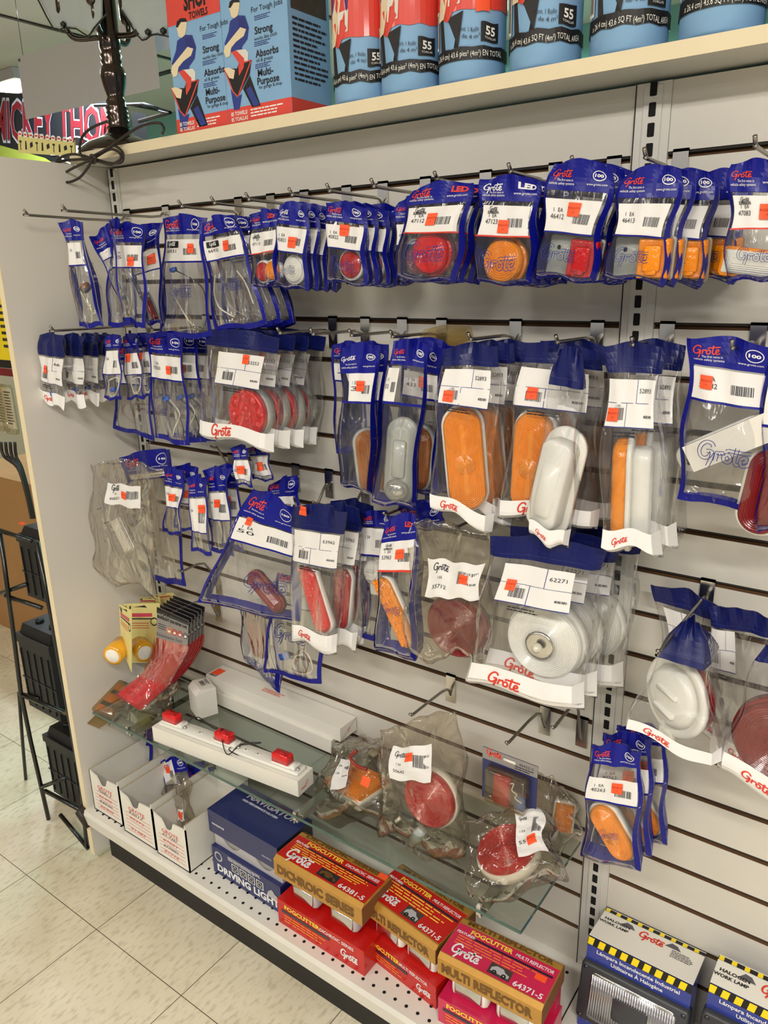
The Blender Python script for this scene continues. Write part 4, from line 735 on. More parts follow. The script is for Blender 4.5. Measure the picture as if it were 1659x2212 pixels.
bag([(352,462),(438,460),(456,730),(346,728)],F1,'A','silvery clear bag number 66931 with blue butt connector wire and black box label','66931',None,seed=6,hdr=.16,lab=(.06,.93,.2,.37),sticker=(.74,.42),olog=(.5,.62,.5),wires=[('plug_blue',[(.3,.44)],.007),('wire_black',[(.32,.44),(.6,.5),(.88,.6),(.92,.8),(.88,.9)],.0012),('wire_white',[(.2,.6),(.4,.72),(.6,.85),(.75,.92)],.0015)],T=.01,group=G)
bag([(436,472),(505,455),(580,702),(464,716)],F1,'A','tilted silvery bag with steel wire loop, right of the 66931 bag','66932',None,seed=7,hdr=.16,lab=(.04,.93,.2,.37),sticker=(.62,.42),olog=(.5,.62,.5),wires=[('wire_white',[(.15,.5),(.08,.65),(.2,.8),(.4,.9)],.0015),('wire_white',[(.7,.5),(.8,.62),(.85,.8)],.0014)],T=.01,n=3,step=.026,dx=.006,group=G,blabels=bl('of the tilted silvery wire bags right of 66931',3))
bag([(538,455),(600,445),(604,612),(552,622)],F1,'A','narrow bag 47113 with small red and amber round lamps','47113',dict(k='round',u=.3,v=.8,hw=.02,hh=.02,dep=.014,c='red',more=[dict(k='round',u=.75,v=.83,hw=.02,hh=.02,dep=.016,c='amber',out=.004)]),seed=8,hdr=.25,lab=(.1,.95,.3,.56),sub='LED',sticker=None,n=1,group=G,blabels=['blue-edged bag right behind the 47113 red and amber lamp bag'])
bag([(600,430),(668,438),(664,628),(598,618)],F1,'A','bag 45821 with a round clear reflector lens','45821',dict(k='round',u=.5,v=.78,hw=.0245,hh=.0245,dep=.012,c='clear'),seed=9,hdr=.27,lab=(.05,.95,.3,.57),logo='white',sticker=(.6,.6),olog=(.45,.79,.6),n=3,group=G,blabels=bl('of the round clear lens bags 45821',3))
bag([(705,427),(790,438),(794,618),(708,608)],F1,'A','bag 45822 with small round red lens, front one on its hook','45822',dict(k='round',u=.56,v=.76,hw=.025,hh=.025,dep=.014,c='red'),seed=10,hdr=.26,lab=(.06,.95,.3,.57),sticker=(.52,.2),olog=(.5,.79,.62),n=5,step=.021,group=G,blabels=bl('of the small round red lens bags 45822',5))
bag([(856,425),(925,420),(925,606),(862,605)],-.13,'A','bag with red lens half hidden left of the large red LED bag','45823',dict(k='round',u=.6,v=.76,hw=.025,hh=.025,dep=.014,c='red'),seed=11,hdr=.3,lab=(.06,.95,.33,.57),sticker=None,group=G)
bag([(888,398),(1024,382),(988,612),(850,602)],(-.152,-.148),'A','big bag with large round red LED lamp, SUPERNOVA label and orange sticker','47112',dict(k='round',u=.5,v=.71,hw=.034,hh=.034,dep=.022,c='bred',hc='lens_red'),seed=12,hdr=.22,lab=(.08,.92,.25,.5),sub='LED',sticker=(.5,.5),olog=(.5,.73,.62),T=.014,n=4,step=.021,dx=.003,group=G,blabels=bl('of the large round red LED lamp bags',4))
bag([(1042,374),(1166,378),(1156,616),(1026,612)],F1,'A','bag 47123 with round amber LED lamp','47123',dict(k='round',u=.45,v=.78,hw=.034,hh=.034,dep=.024,c='amber',hc='lens_amber'),seed=13,hdr=.24,lab=(.08,.92,.28,.55),sub='LED',logo='white',sticker=(.5,.7),olog=(.45,.81,.62),T=.014,n=3,step=.03,dx=.004,group=G,blabels=bl('of the round amber LED lamp bags 47123',3))
bag([(1190,338),(1332,347),(1284,611),(1160,598)],F1-.004,'A','bag 46412 with torn crumpled header and rectangular red marker lamp','46412',dict(k='rectside',u=.56,v=.8,hw=.038,hh=.026,c='red'),seed=14,hdr=.26,lab=(.06,.9,.33,.6),sticker=(.55,.3),olog=(.4,.8,.55),T=.013,n=3,step=.03,dx=.006,group=G,blabels=bl('of the rectangular red marker lamp bags 46412',3))
bag([(1350,358),(1478,350),(1436,616),(1304,598)],F1,'A','bag 46413 with rectangular amber marker lamp, crossing the middle upright','46413',dict(k='rectside',u=.56,v=.8,hw=.038,hh=.026,c='amber'),seed=15,hdr=.28,lab=(.08,.9,.33,.6),sticker=None,olog=(.45,.8,.55),T=.013,n=4,step=.026,dx=.014,group=G,blabels=bl('of the rectangular amber marker lamp bags 46413',4))
bag([(1578,338),(1712,345),(1700,600),(1566,612)],F1,'A','bag 47083 with white rectangular lamp at the top right edge of the picture','47083',dict(k='rect',u=.55,v=.86,hw=.045,hh=.017,dep=.012,c='clear',hc='lens_amber'),seed=16,hdr=.27,lab=(.08,.92,.3,.56),sub='LED',sticker=(.7,.5),olog=(.5,.8,.55),T=.012,group=G)
# ---- second row
G2='bags on the second row of hooks'
SM='small pigtail bags with white bottom strips'
r=bag([(83,716),(134,716),(139,888),(90,866)],-.235,'B','small wire pigtail bag with orange sticker, frontmost at the far left','66',None,seed=20,hdr=.32,lab=(.02,.98,.34,.68),sticker=(.3,.5),strip=.16,wires=[('wire_brown',[(.2,.68),(.3,.8),(.6,.84),(.8,.75)],.0012),('plug_blue',[(.55,.82)],.009)],T=.008,group=SM)
for i,(px,yy) in enumerate(((134,-.2),(165,-.16),(185,-.125),(205,-.09))):
    bag([(px,718),(px+45,718),(px+50,882-i*6),(px+4,866-i*4)],yy,'B','small wire pigtail bag, %s back from the frontmost at the far left'%ORD[i],'',None,seed=21+i,hdr=.32,lab=(.02,.98,.34,.68),sticker=None,strip=.16,wires=[('wire_red' if i%2 else 'wire_brown',[(.2,.7),(.3,.84),(.6,.9),(.8,.78)],.0012),('plug_blue',[(.5,.8)],.008)],T=.008,group=SM)
bag([(226,722),(262,720),(262,864),(224,862)],-.19,'A','narrow blue-edged bag with a white wire loop round a blue plug','',None,seed=26,hdr=.22,lab=(.06,.94,.25,.6),sticker=None,wires=[('wire_white',[(.3,.7),(.75,.66),(.85,.8),(.5,.95),(.2,.9),(.2,.76),(.3,.7)],.0014),('plug_blue',[(.5,.84)],.007)],T=.006,group=G2)
bag([(262,722),(300,718),(310,860),(275,862)],-.165,'A','narrow blue-edged wire bag with red sticker, right of the white loop one','',None,seed=27,hdr=.22,lab=(.06,.94,.3,.62),sticker=(.3,.2),wires=[('wire_white',[(.4,.7),(.8,.68),(.85,.85),(.4,.92),(.3,.75)],.0014)],T=.006,n=2,step=.025,dx=.01,group=G2,blabels=['second of two narrow wire bags with red stickers under the twisted bags','hindmost narrow wire bag with red sticker under the twisted bags'])
bag([(245,740),(322,730),(330,950),(248,925)],-.1,'A','blue-bottomed bag with brown looped wires behind the narrow wire bags','',None,seed=28,hdr=.2,lab=(.1,.9,.25,.45),sticker=None,wires=[('wire_brown',[(.9,.65),(.4,.68),(.2,.75),(.4,.86),(.6,.88)],.0016),('wire_brown',[(.9,.7),(.5,.74),(.6,.84)],.0014)],T=.008,group=G2)
bag([(318,712),(392,716),(411,966),(334,946)],F1,'A','tall bag ending 7050 with blue connector and black and white wires','77050',None,seed=29,hdr=.2,lab=(.04,.95,.22,.42),sticker=(.6,.6),olog=(.35,.72,.36),wires=[('plug_blue',[(.45,.6)],.009),('wire_black',[(.5,.62),(.7,.72),(.85,.85),(.8,.95)],.0012),('wire_white',[(.55,.6),(.75,.72),(.6,.85),(.5,.93)],.0014)],T=.008,n=3,step=.03,dx=.004,group=G2,blabels=bl('of the tall 7050 connector bags',3))
bag([(445,704),(602,720),(593,975),(430,938)],(-.15,-.148),'B','clear bag 53252 with round red lamp of eight bumps and grey rim','53252',dict(k='led',u=.63,v=.72,hw=.0505,hh=.0505,dep=.03,c='bred',hc='housing_grey'),seed=30,hdr=.16,lab=(.25,.85,.2,.47),sticker=(.62,.15),strip=.14,T=.018,n=3,step=.036,dx=.008,group=G2,blabels=bl('of the round red lamp bags 53252',3))
bag([(718,735),(790,735),(788,1000),(724,975)],-.05,'A','long blue-edged bag with white card hanging against the slatwall in the second row','4',None,seed=31,hdr=.16,lab=(.07,.93,.2,.34),sticker=None,T=.004,group=G2)
bag([(738,742),(818,735),(808,1066),(738,1048)],(-.145,-.13),'A','narrow folded bag with half-hidden amber dome lamp, left of the grey oval lamp','3',dict(k='oval',u=.75,v=.8,hw=.026,hh=.06,dep=.02,c='damber',hc='housing_grey',yaw=35),seed=32,hdr=.2,lab=(.25,.95,.2,.38),logo='white',sticker=(.5,.45),olog=(.2,.72,.5),T=.012,n=1,group=G2,blabels=['narrow amber lamp bag directly behind the folded one'])
bag([(845,726),(930,735),(893,1098),(806,1086)],(-.16,-.14),'A','bag with a grey oval lamp housing and a clear bulb dome at its foot','33',dict(k='grey_oval',u=.55,v=.73,hw=.028,hh=.076,dep=.02,hc='housing_grey'),seed=33,hdr=.15,lab=(.02,.3,.17,.36),sticker=None,T=.014,group=G2)
bag([(862,722),(960,740),(945,1070),(872,1060)],-.11,'A','bag number ending 33 with amber lamp, right behind the grey oval lamp bag','433',dict(k='oval',u=.35,v=.78,hw=.03,hh=.06,dep=.02,c='damber',hc='housing_grey'),seed=34,hdr=.2,lab=(.1,.95,.21,.36),sticker=(.6,.35),olog=(.3,.68,.4),T=.012,n=1,group=G2,blabels=['bag with number 33 label, hindmost beside the first amber oval bag'])
t=thing('film_wrap','orange tinted film wrap bulging over the hooks above bag 33','wrap',at(960,728,Y=-.06)); mb=MB(); o=t.location
for s,y in ((1,-.008),(-1,.008)):
    mb.add([Vector((-.055,y*.3,-.012)),Vector((-.035,y,.012)),Vector((0,y,.02)),Vector((.045,y,.018)),Vector((.055,y*.3,.0)),Vector((.03,y,-.014)),Vector((-.02,y,-.02))],[(0,1,2,3,4,5,6)],'aged_film',True)
mb.build('film',t)
AM='amber oval lamp bags 52893'
bag([(955,742),(1082,736),(1062,1152),(936,1092)],(-.15,-.145),'B','first 52893 bag with upright ribbed amber oval lamp, left of the white housing','52893',dict(k='turn',u=.44,v=.66,hw=.034,hh=.086,dep=.03,c='amber',roll=2,yaw=22),seed=35,hdr=.12,lab=(.12,.9,.14,.33),sticker=(.2,.78),strip=.09,T=.018,n=2,step=.045,dx=.006,group=AM,blabels=['second amber oval bag on the hook of the first 52893 bag','hindmost amber oval bag on the hook of the first 52893 bag'])
bag([(1130,727),(1306,748),(1290,1140),(1076,1112)],(-.125,-.115),'B','wide 52893 bag with amber oval lamp behind the white boxy housing','52893',dict(k='turn',u=.28,v=.68,hw=.034,hh=.084,dep=.03,c='amber',roll=3),seed=36,hdr=.12,lab=(.05,.85,.15,.35),sticker=(.25,.65),strip=.09,T=.018,n=1,step=.05,group=AM,blabels=['hidden amber oval bag behind the wide 52893 bag'])
bag([(1205,742),(1262,752),(1232,1192),(1140,1160)],(-.16,-.16),'B','folded-header bag with white boxy lamp back in front of the amber ovals','52893',dict(k='back',u=.4,v=.69,hw=.034,hh=.086,dep=.024,c='amber',yaw=-6,roll=-4,more=[]),seed=37,hdr=.19,lab=None,sticker=None,strip=.08,T=.02,group=AM)
bag([(1310,735),(1432,738),(1432,1196),(1306,1182)],F1,'B','rightmost 52893 bag with amber oval lamp seen from its side and white back','52893',dict(k='back',u=.42,v=.73,hw=.034,hh=.084,dep=.022,c='amber',yaw=102,roll=2,out=.008),seed=38,hdr=.14,lab=(.08,.95,.17,.38),sticker=(.15,.75),strip=.1,T=.022,n=1,step=.05,dx=.02,group=AM,blabels=['bag directly behind the rightmost 52893 bag'])
bag([(1493,716),(1668,738),(1650,1112),(1462,1074)],(-.13,-.125),'A','wide bag 52182 with a white boxed lamp lying diagonally','52182',None,seed=39,hdr=.18,lab=(.06,.96,.19,.37),sticker=(.2,.45),olog=(.55,.68,.62),T=.036,group=G2,wires=None)
b=BAGS[-1]; f=b
c0=at(1575,955,Y=-.125)-b.location; mb=MB(); M=Matrix.Translation(c0)@Matrix.Rotation(R(-30),4,'Y')@Matrix.Rotation(PI/2,4,'X'); mb.rr(.072,.02,.018,[(0,-.016),(0,-.006),(.002,-.004)],'housing_white',8,M); mb.box((-.052,-.018,-.004),(.06,.018,.014),'card_white',M)
for i in range(3): mb.rr(.003,.003,.003,[(0,-.004),(0,-.0035)],'slot_black',4,M@Matrix.Translation((-.058,-.006+.006*i,0)))
mb.build('lamp_housing',b)
bag([(1655,745),(1800,765),(1785,1165),(1634,1148)],-.13,'A','blue-edged bag with round red lamps cut by the right edge of the picture','52',dict(k='oval',u=.1,v=.78,hw=.03,hh=.06,dep=.02,c='dred'),seed=40,hdr=.15,lab=(.08,.9,.2,.4),sticker=None,T=.016,group=G2)
# ---- third row
G3='bags on the third row of hooks'
bag([(258,982),(366,962),(402,1268),(330,1252)],-.1,'A','blue-headed bag with logo peeking out behind the big grey polybag','',None,seed=50,hdr=.16,lab=(.1,.95,.17,.2),sticker=None,T=.008,group=G3)
bag([(192,994),(346,1000),(336,1292),(203,1232)],(-.17,-.165),'C','big grey polybag 60021 with chrome lamp and tangled black wires, lowest at left','60021',dict(k='rect',u=.45,v=.6,hw=.018,hh=.045,dep=.02,c='clear',hc='chrome',roll=25),seed=51,hdr=0,lab=(.28,.8,.18,.34),sticker=(.55,.5),wires=[('wire_black',[(.2,.4),(.3,.36),(.7,.4),(.8,.6),(.7,.75),(.5,.7),(.3,.6),(.2,.45)],.0042),('wire_black',[(.3,.5),(.5,.42),(.75,.55),(.85,.7),(.6,.72)],.0036)],T=.018,group=G3)
bag([(358,1003),(398,1012),(388,1158),(354,1150)],-.145,'A','small blue bag with glass bulb tube, left of three small ones','',None,seed=52,hdr=.28,lab=(.06,.94,.3,.58),sticker=(.5,.5),T=.007,group=G3,n=1,step=.035,blabels=['small blue bulb bag behind the left small one'])
bag([(402,1026),(446,1022),(453,1200),(416,1188)],-.15,'A','small blue bag with white lower label, second of the small ones','',None,seed=53,hdr=.28,lab=(.06,.94,.3,.72),sticker=(.75,.3),T=.007,group=G3)
bag([(440,1008),(492,1004),(503,1200),(458,1190)],-.13,'A','small dark blue bag with orange sticker, rightmost and widest of the small ones','',None,seed=54,hdr=.28,lab=(.06,.94,.3,.6),sticker=(.5,.4),T=.007,n=1,step=.03,group=G3,blabels=['small blue bag hidden behind the widest small one'])
bag([(500,962),(536,958),(545,1052),(508,1044)],-.12,'A','short blue bag 60281 with hang hole, just below the 53252 bag','60281',None,seed=55,hdr=.35,lab=(.04,.96,.38,.85),sticker=(.55,.5),T=.006,group=G3)
bag([(536,958),(574,950),(590,1040),(548,1036)],-.09,'A','short blue bag with orange sticker, right of the 60281 bag','',None,seed=56,hdr=.35,lab=(.04,.96,.38,.85),sticker=(.55,.5),T=.006,group=G3)
bag([(590,1035),(640,1020),(650,1120),(560,1110)],-.06,'A','crumpled blue bag top jutting up behind the big spread bag','',None,seed=57,hdr=.5,lab=(.1,.9,.5,.9),sticker=(.3,.6),T=.008,group=G3)
bag([(546,1046),(640,1092),(650,1345),(426,1300)],(-.15,-.13,-.14,-.2),'A','large spread-out bag with tilted blue header and dark red oval lens','50',dict(k='oval',u=.62,v=.8,hw=.052,hh=.02,dep=.018,c='dred',hc='lens_dark_red',roll=-25),seed=58,hdr=.24,lab=(.02,.98,.25,.42),sticker=(.22,.05),olog=(.66,.73,.5),T=.015,group=G3)
bag([(520,1290),(600,1300),(606,1500),(524,1420)],-.09,'A','narrow bag with stacked dark red lenses under the spread-out bag','',dict(k='oval',u=.35,v=.5,hw=.025,hh=.06,dep=.02,c='dred',hc='lens_dark_red'),seed=59,hdr=0,lab=None,sticker=None,T=.014,group=G3)
bag([(600,1230),(702,1260),(694,1480),(566,1450)],-.1,'A','bag with blue plug and coiled white and brown wires, lowest of the third row','',None,seed=60,hdr=.08,lab=(.5,.95,.1,.28),sticker=None,olog=(.45,.58,.6),wires=[('plug_blue',[(.35,.8)],.014),('wire_white',[(.5,.86),(.6,.7),(.8,.72),(.85,.88),(.6,.93),(.5,.8),(.7,.72)],.0016),('wire_brown',[(.5,.8),(.65,.68),(.8,.8),(.7,.92),(.5,.9)],.0016)],T=.01,group=G3)
bag([(628,1084),(748,1095),(727,1418),(630,1382)],F1,'B','bag 53962 with bright red oval LED lamp leaning to the right','53962',dict(k='ledoval',u=.48,v=.66,hw=.0235,hh=.07,dep=.02,c='bred',roll=14),seed=61,hdr=.17,lab=(.08,.95,.18,.39),sticker=None,strip=.12,T=.014,group=G3)
mb=MB(); b=BAGS[-1]; S=plane(at(657,1102,Y=-.152)-b.location+Vector((0,-.004,0)),(1,0,0),(0,0,1)); prect(mb,S,-.009,-.009,.009,.009,'sticker_orange'); ptext(mb,S,"ROCKY'S",0,0,.003,'sticker_ink',.0006); mb.build('price_sticker',b)
bag([(690,1080),(782,1090),(770,1405),(700,1390)],-.105,'B','red oval lamp bag tucked behind the 53962 one, lamp leaning left','53962',dict(k='ledoval',u=.5,v=.66,hw=.0235,hh=.07,dep=.02,c='red',roll=-12),seed=62,hdr=.17,lab=(.08,.95,.18,.39),sticker=None,strip=.12,T=.014,n=1,step=.03,dx=.01,group=G3,blabels=['hindmost of three red oval lamp bags, against the slatwall'])
bag([(778,1098),(850,1105),(842,1385),(784,1380)],-.08,'A','blue-edged bag with white round lamp between red oval and amber oval lamps','',dict(k='round_back',u=.35,v=.47,hw=.032,hh=.032,dep=.014,c='clear'),seed=63,hdr=.12,lab=(.06,.95,.13,.32),sticker=None,T=.012,group=G3)
bag([(828,1118),(902,1100),(898,1428),(812,1402)],F1,'A','bag 53963 with amber oval LED lamp hanging slightly askew','53963',dict(k='ledoval',u=.42,v=.7,hw=.022,hh=.072,dep=.02,c='amber',roll=9),seed=64,hdr=.18,lab=(.05,.96,.18,.37),sub='LED',sticker=(.6,.45),olog=(.45,.66,.55),T=.014,group=G3)
bag([(862,1080),(962,1078),(955,1140),(870,1150)],-.1,'A','dark blue bag header with round emblem above the grey polybag 55712','',None,seed=65,hdr=.9,lab=None,sticker=None,T=.004,group=G3)
bag([(893,1122),(1064,1136),(1052,1428),(872,1412)],(-.15,-.145),'C','grey polybag 55712 with big dark red round lamp','55712',dict(k='round',u=.6,v=.77,hw=.058,hh=.058,dep=.026,c='dred',hc='lens_dark_red'),seed=66,hdr=0,lab=(.25,.94,.26,.52),sticker=(.72,.45),T=.02,group=G3)
bag([(1064,1146),(1308,1176),(1258,1540),(1008,1470)],(-.155,-.15),'B','large clear bag with round clear backup lamp and wide blue header','62271',dict(k='clearround',u=.57,v=.66,hw=.066,hh=.066,dep=.03,c='clear'),seed=67,hdr=.14,lab=(.18,.82,.17,.38),sticker=(.16,.55),strip=.16,T=.022,n=2,step=.05,dx=.012,group=G3,blabels=['second clear bag behind the big clear round lamp one','hindmost clear bag behind the big clear round lamp one'])
# ---- right hand hook with fanned headers
G4='white backed lamp bags with fanned headers'
def head(q,Y,label,hole=None):
    pass
bag([(1412,1252),(1560,1300),(1640,1640),(1450,1560)],(-.03,-.03),'B','clear bag behind the fanned headers, its header pointing left','',None,seed=70,hdr=.14,lab=(.1,.5,.17,.4),sticker=None,strip=.12,T=.006,group=G4)
bag([(1530,1300),(1668,1325),(1700,1690),(1540,1640)],(-.06,-.06),'B','clear bag with blue header pointing right and hang slot','',None,seed=71,hdr=.14,lab=(.02,.4,.15,.4),sticker=None,strip=.12,T=.006,group=G4)
bag([(1468,1330),(1520,1335),(1560,1655),(1350,1560)],(-.17,-.17,-.17,-.17),'B','clear bag with the round white lamp back facing out, header hanging down','',dict(k='round_back',u=.42,v=.68,hw=.06,hh=.06,dep=.016,c='dred',yaw=-34,roll=-14),seed=72,hdr=.3,lab=None,sticker=None,strip=.1,T=.02,group=G4)
bag([(1650,1380),(1800,1420),(1790,1800),(1545,1660)],-.16,'B','clear bag with red lamp and logo strip, cut by the right edge of the picture','',dict(k='round',u=.48,v=.62,hw=.06,hh=.06,dep=.03,c='dred',hc='lens_dark_red'),seed=73,hdr=.14,lab=None,sticker=None,strip=.16,T=.02,group=G4)
bag([(1276,1600),(1388,1612),(1380,1880),(1258,1852)],-.14,'A','bag 40263 with amber oval lamp at the middle upright','40263',dict(k='turn',u=.5,v=.74,hw=.026,hh=.052,dep=.022,c='amber',roll=22),seed=74,hdr=.17,lab=(.06,.95,.27,.44),sticker=(.6,.35),olog=(.5,.72,.42),T=.014,n=2,step=.04,dx=.006,group=G4.replace('white backed lamp bags with fanned headers','amber oval bags at the upright'),blabels=['second blue-edged bag behind the 40263 amber lamp bag','hindmost blue-edged bag behind the 40263 amber lamp bag'])
# ---- polybags on and over the glass shelf
G5='grey polybags over the glass shelf'
bag([(742,1585),(832,1590),(846,1755),(672,1752)],(-.03,-.03,-.16,-.19),'C','crumpled grey polybag with rectangular amber lamp on the glass shelf','',dict(k='rect',u=.46,v=.62,hw=.062,hh=.046,dep=.03,c='amber',roll=-14,pitch=-30),seed=80,hdr=0,lab=(.28,.5,.42,.82),sticker=None,T=.024,group=G5)
mb=MB(); b=BAGS[-1]; mb.tube(smooth_pts([at(a,c,Y=-.15)-b.location for a,c in ((770,1590),(755,1620),(765,1645),(790,1660))],4),[.006]*2+[.003]*11,'wire_brown',8) if False else mb.tube(smooth_pts([at(a,c,Y=-.16)-b.location for a,c in ((770,1622),(757,1635),(768,1652),(792,1662))],4),.0035,'wire_red',8); mb.build('wire',b)
mb=MB(); S=plane(at(790,1690,Y=-.2)-b.location,(1,0,-.1),(0,.5,1)); prect(mb,S,-.01,-.008,.008,.01,'sticker_orange'); mb.build('price_sticker',b)
bag([(818,1562),(994,1535),(1002,1862),(822,1800)],(-.14,-.13,-.15,-.17),'C','crumpled grey polybag 50642 with round red lamp, upper one over the glass shelf','50642',dict(k='round',u=.62,v=.6,hw=.058,hh=.058,dep=.028,c='red',hc='housing_white'),seed=81,hdr=0,lab=(.2,.68,.2,.46),sticker=(.5,.3),T=.022,wires=[('wire_white',[(.3,.8),(.25,.86)],.004)],group=G5)
b=BAGS[-1]; mb=MB(); M=Matrix.Translation(at(905,1802,Y=-.165)-b.location)@Matrix.Rotation(R(30),4,'Y')@Matrix.Rotation(PI,4,'X'); mb.lathe([(.001,-.02),(.01,-.018),(.013,0),(.011,.02),(.008,.022),(.008,.034),(.001,.036)],'housing_grey',16,M); mb.build('bulb_socket',b)
bag([(1010,1760),(1190,1745),(1215,1890),(1010,1955)],(-.14,-.1,-.2,-.26),'C','grey polybag with tilted red and white round lamp, right end of the glass shelf','55',dict(k='round',u=.42,v=.45,hw=.056,hh=.056,dep=.03,c='red',hc='housing_white',pitch=-22),seed=82,hdr=0,lab=(.62,.93,.06,.72),sticker=(.6,.75),T=.03,group=G5)
bag([(1140,1640),(1240,1720),(1255,1800),(1160,1905)],(-.05,-.03,-.03,-.08),'C','crumpled grey polybag with amber lamp corner, against the slatwall','',dict(k='rect',u=.72,v=.55,hw=.02,hh=.03,dep=.02,c='amber',roll=30),seed=83,hdr=0,lab=None,sticker=None,T=.02,group=G5)
bag([(830,1760),(1010,1800),(985,1875),(820,1800)],(-.1,-.06,-.1,-.14),'C','flat empty grey polybag lying under the 50642 one','',None,seed=84,hdr=0,lab=None,sticker=None,T=.008,group=G5)
# blister card
A,B=at(1043,1612,Y=-.13),at(1158,1620,Y=-.13); C_=at(1047,1722,Y=-.13); w=(B-A).length; H=A.z-C_.z
t=thing('blister_pack','small blister card 46422-5 with red marker lamp and blue plug','blister pack',(A.x,-.13,C_.z)); MB().box((0,0,0),(w,.0012,H),'box_navy').build('card',t)
S=plane((0,0,0),(1,0,0),(0,0,1)); mb=MB(); prect(mb,S,0,H*.78,w,H,'card_grey',.0003); plogo(mb,S,w*.22,H*.92,w*.3,'ink_red',.0006,t=.6); ptext(mb,S,'46422-5',w*.8,H*.89,.0055,'ink_dark',.0006,w=w*.26); pgreek(mb,S,w*.6,H*.79,w*.95,H*.87,2,'ink_dark'); mb.rr(.012,.003,.003,[(0,0),(0,.0005)],'card_white',4,Matrix.Translation((w*.5,-.0006,H*.9))@Matrix.Rotation(PI/2,4,'X')); mb.build('card_print',t)
mb=MB(); mb.rr(w*.38,H*.34,.006,[(0,0),(.002,.018),(.004,.02)],'blister_film',5,Matrix.Translation((w*.5,-.0005,H*.4))@Matrix.Rotation(PI/2,4,'X')); mb.build('blister',t)
mb=MB(); mb.rr(w*.15,H*.27,.004,[(0,0),(0,.012),(.003,.015)],'lens_red',4,Matrix.Translation((w*.42,-.001,H*.36))@Matrix.Rotation(PI/2,4,'X')); l=mb.build('lamp',t)
mb=MB(); mb.rr(.009,.012,.002,[(0,0),(0,.008)],'plug_blue',4,Matrix.Translation((w*.74,-.001,H*.2))@Matrix.Rotation(PI/2,4,'X')); mb.build('plug',t)
mb=MB(); mb.tube(smooth_pts([(w*.6,-.016,H*.6),(w*.66,-.016,H*.62),(w*.64,-.018,H*.5),(w*.72,-.016,H*.44),(w*.68,-.014,H*.34),(w*.8,-.012,H*.28)],4),.0012,'wire_white',6); mb.build('wire',t)
# ---- tapes at lower left
def card(name,label,q,Y,mat,grp=None,cat='tape pack'):
    Ys=Y if isinstance(Y,tuple) else (Y,)*4
    p=[at(*c,Y=y) for c,y in zip(q,Ys)]; o=p[0]; t=thing(name,label,cat,o,grp); n=(p[1]-p[0]).cross(p[3]-p[0]).normalized(); n=n if n.y<0 else -n
    f=[x-o for x in p]; b=[x-o-n*.0012 for x in p]; MB().hexa([f[3],f[2],b[2],b[3]],[f[0],f[1],b[1],b[0]],mat).build('card',t)
    S=lambda u,v,off=0: f[0].lerp(f[1],u).lerp(f[3].lerp(f[2],u),v)+n*off
    return t,S,n,f
def tape_pack(q,Y,label,c,ax,Yt,roll_r=.025):
    t,S,n,f=card('yellow_tape_pack',label,q,Y,'card_yellow','yellow reflective tape packs')
    mb=MB(); ppoly(mb,S,[(.3,.06),(.62,.03),(.68,.07),(.5,.06)],'ink_dark',.0006); ppoly(mb,S,[(.05,.04),(.12,.04),(.2,.12),(.17,.16)],'ink_dark',.0006); ppoly(mb,S,[(.22,.04),(.26,.04),(.2,.16),(.17,.14)],'ink_dark',.0006)
    prect(mb,S,.1,.16,.8,.22,'box_pink',.0005); prect(mb,S,.1,.24,.85,.262,'ink_dark',.0005); 
    for i in range(3): prect(mb,S,.1,.32+.04*i,.7,.33+.04*i,'ink_red',.0005)
    pring(mb,S,.85,.3,.09,.06,.02,'ink_dark',.0006); mb.build('card_print',t)
    if c:
        M=Matrix.Translation(at(*c,Y=Yt)-t.location)@Vector(ax).to_track_quat('Z','Y').to_matrix().to_4x4(); mb=MB(); r=roll_r; 
        mb.lathe([(r*.72,-.025),(r,-.025),(r,.025),(r*.72,.025)],'tape_yellow',28,M); o=mb.build('tape_roll',t); mb=MB(); mb.lathe([(r*.7,-.026),(r*.72,-.0255),(r*.72,.0255),(r*.7,.026)],'paper_white',24,M); mb.build('core',o)
    return t
tape_pack([(330,1285),(372,1280),(400,1310),(340,1318)],-.03,'hindmost yellow tape card, only its top edge with V mark showing',None,None,None)
tape_pack([(296,1290),(345,1290),(350,1330),(300,1330)],-.05,'yellow card top between the hindmost and the front tape packs',None,None,None)
tape_pack([(262,1304),(345,1303),(345,1432),(285,1432)],-.1,'yellow card holding a yellow tape roll, right one of two facing the aisle',(306,1402),(1,-.35,0),-.125)
tape_pack([(257,1305),(284,1318),(284,1452),(262,1400)],(-.16,-.19,-.19,-.16),'yellow card turned edge-on with a yellow tape roll showing its white core',(254,1405),(.45,-1,-.1),-.185)
# lens repair tape: hang cards with bent red strips
def lens_tape(q,Y,label):
    t,S,n,f=card('lens_tape_card',label,q,Y,'card_grey','lens repair tape cards')
    mb=MB(); prect(mb,S,0,0,1,.1,'ink_black',.0005); prect(mb,S,0,.1,1,.18,'box_dark',.0005); ptext(mb,lambda u,v,off:S(u,-v,off),'BRAKELIGHT LENS REPAIR TAPE',.5,-.33,.1,'ink_black',.0009,bold=.03,w=.94)
    for i,c in enumerate(('ink_orange','ink_red','ink_red','mid_grey')): pring(mb,S,.42+.17*i,.62,.06,.1,.03,c,.0008,12); ppoly(mb,S,[(.38+.17*i,.62),(.46+.17*i,.62),(.46+.17*i,.69),(.38+.17*i,.69)],'paper_white',.0007)
    for i in range(3): prect(mb,S,.05,.5+.07*i,.3,.52+.07*i,'ink_dark',.0005)
    ptext(mb,lambda u,v,off:S(u,-v,off),'Performance Tool',.42,-.93,.12,'mid_grey',.0008,w=.8); mb.build('card_print',t)
    return t,S,n,f
PTS=[((337,1310),(430,1350)),((318,1352),(418,1400)),((300,1395),(400,1440)),((270,1430),(372,1478)),((247,1470),(330,1533))]
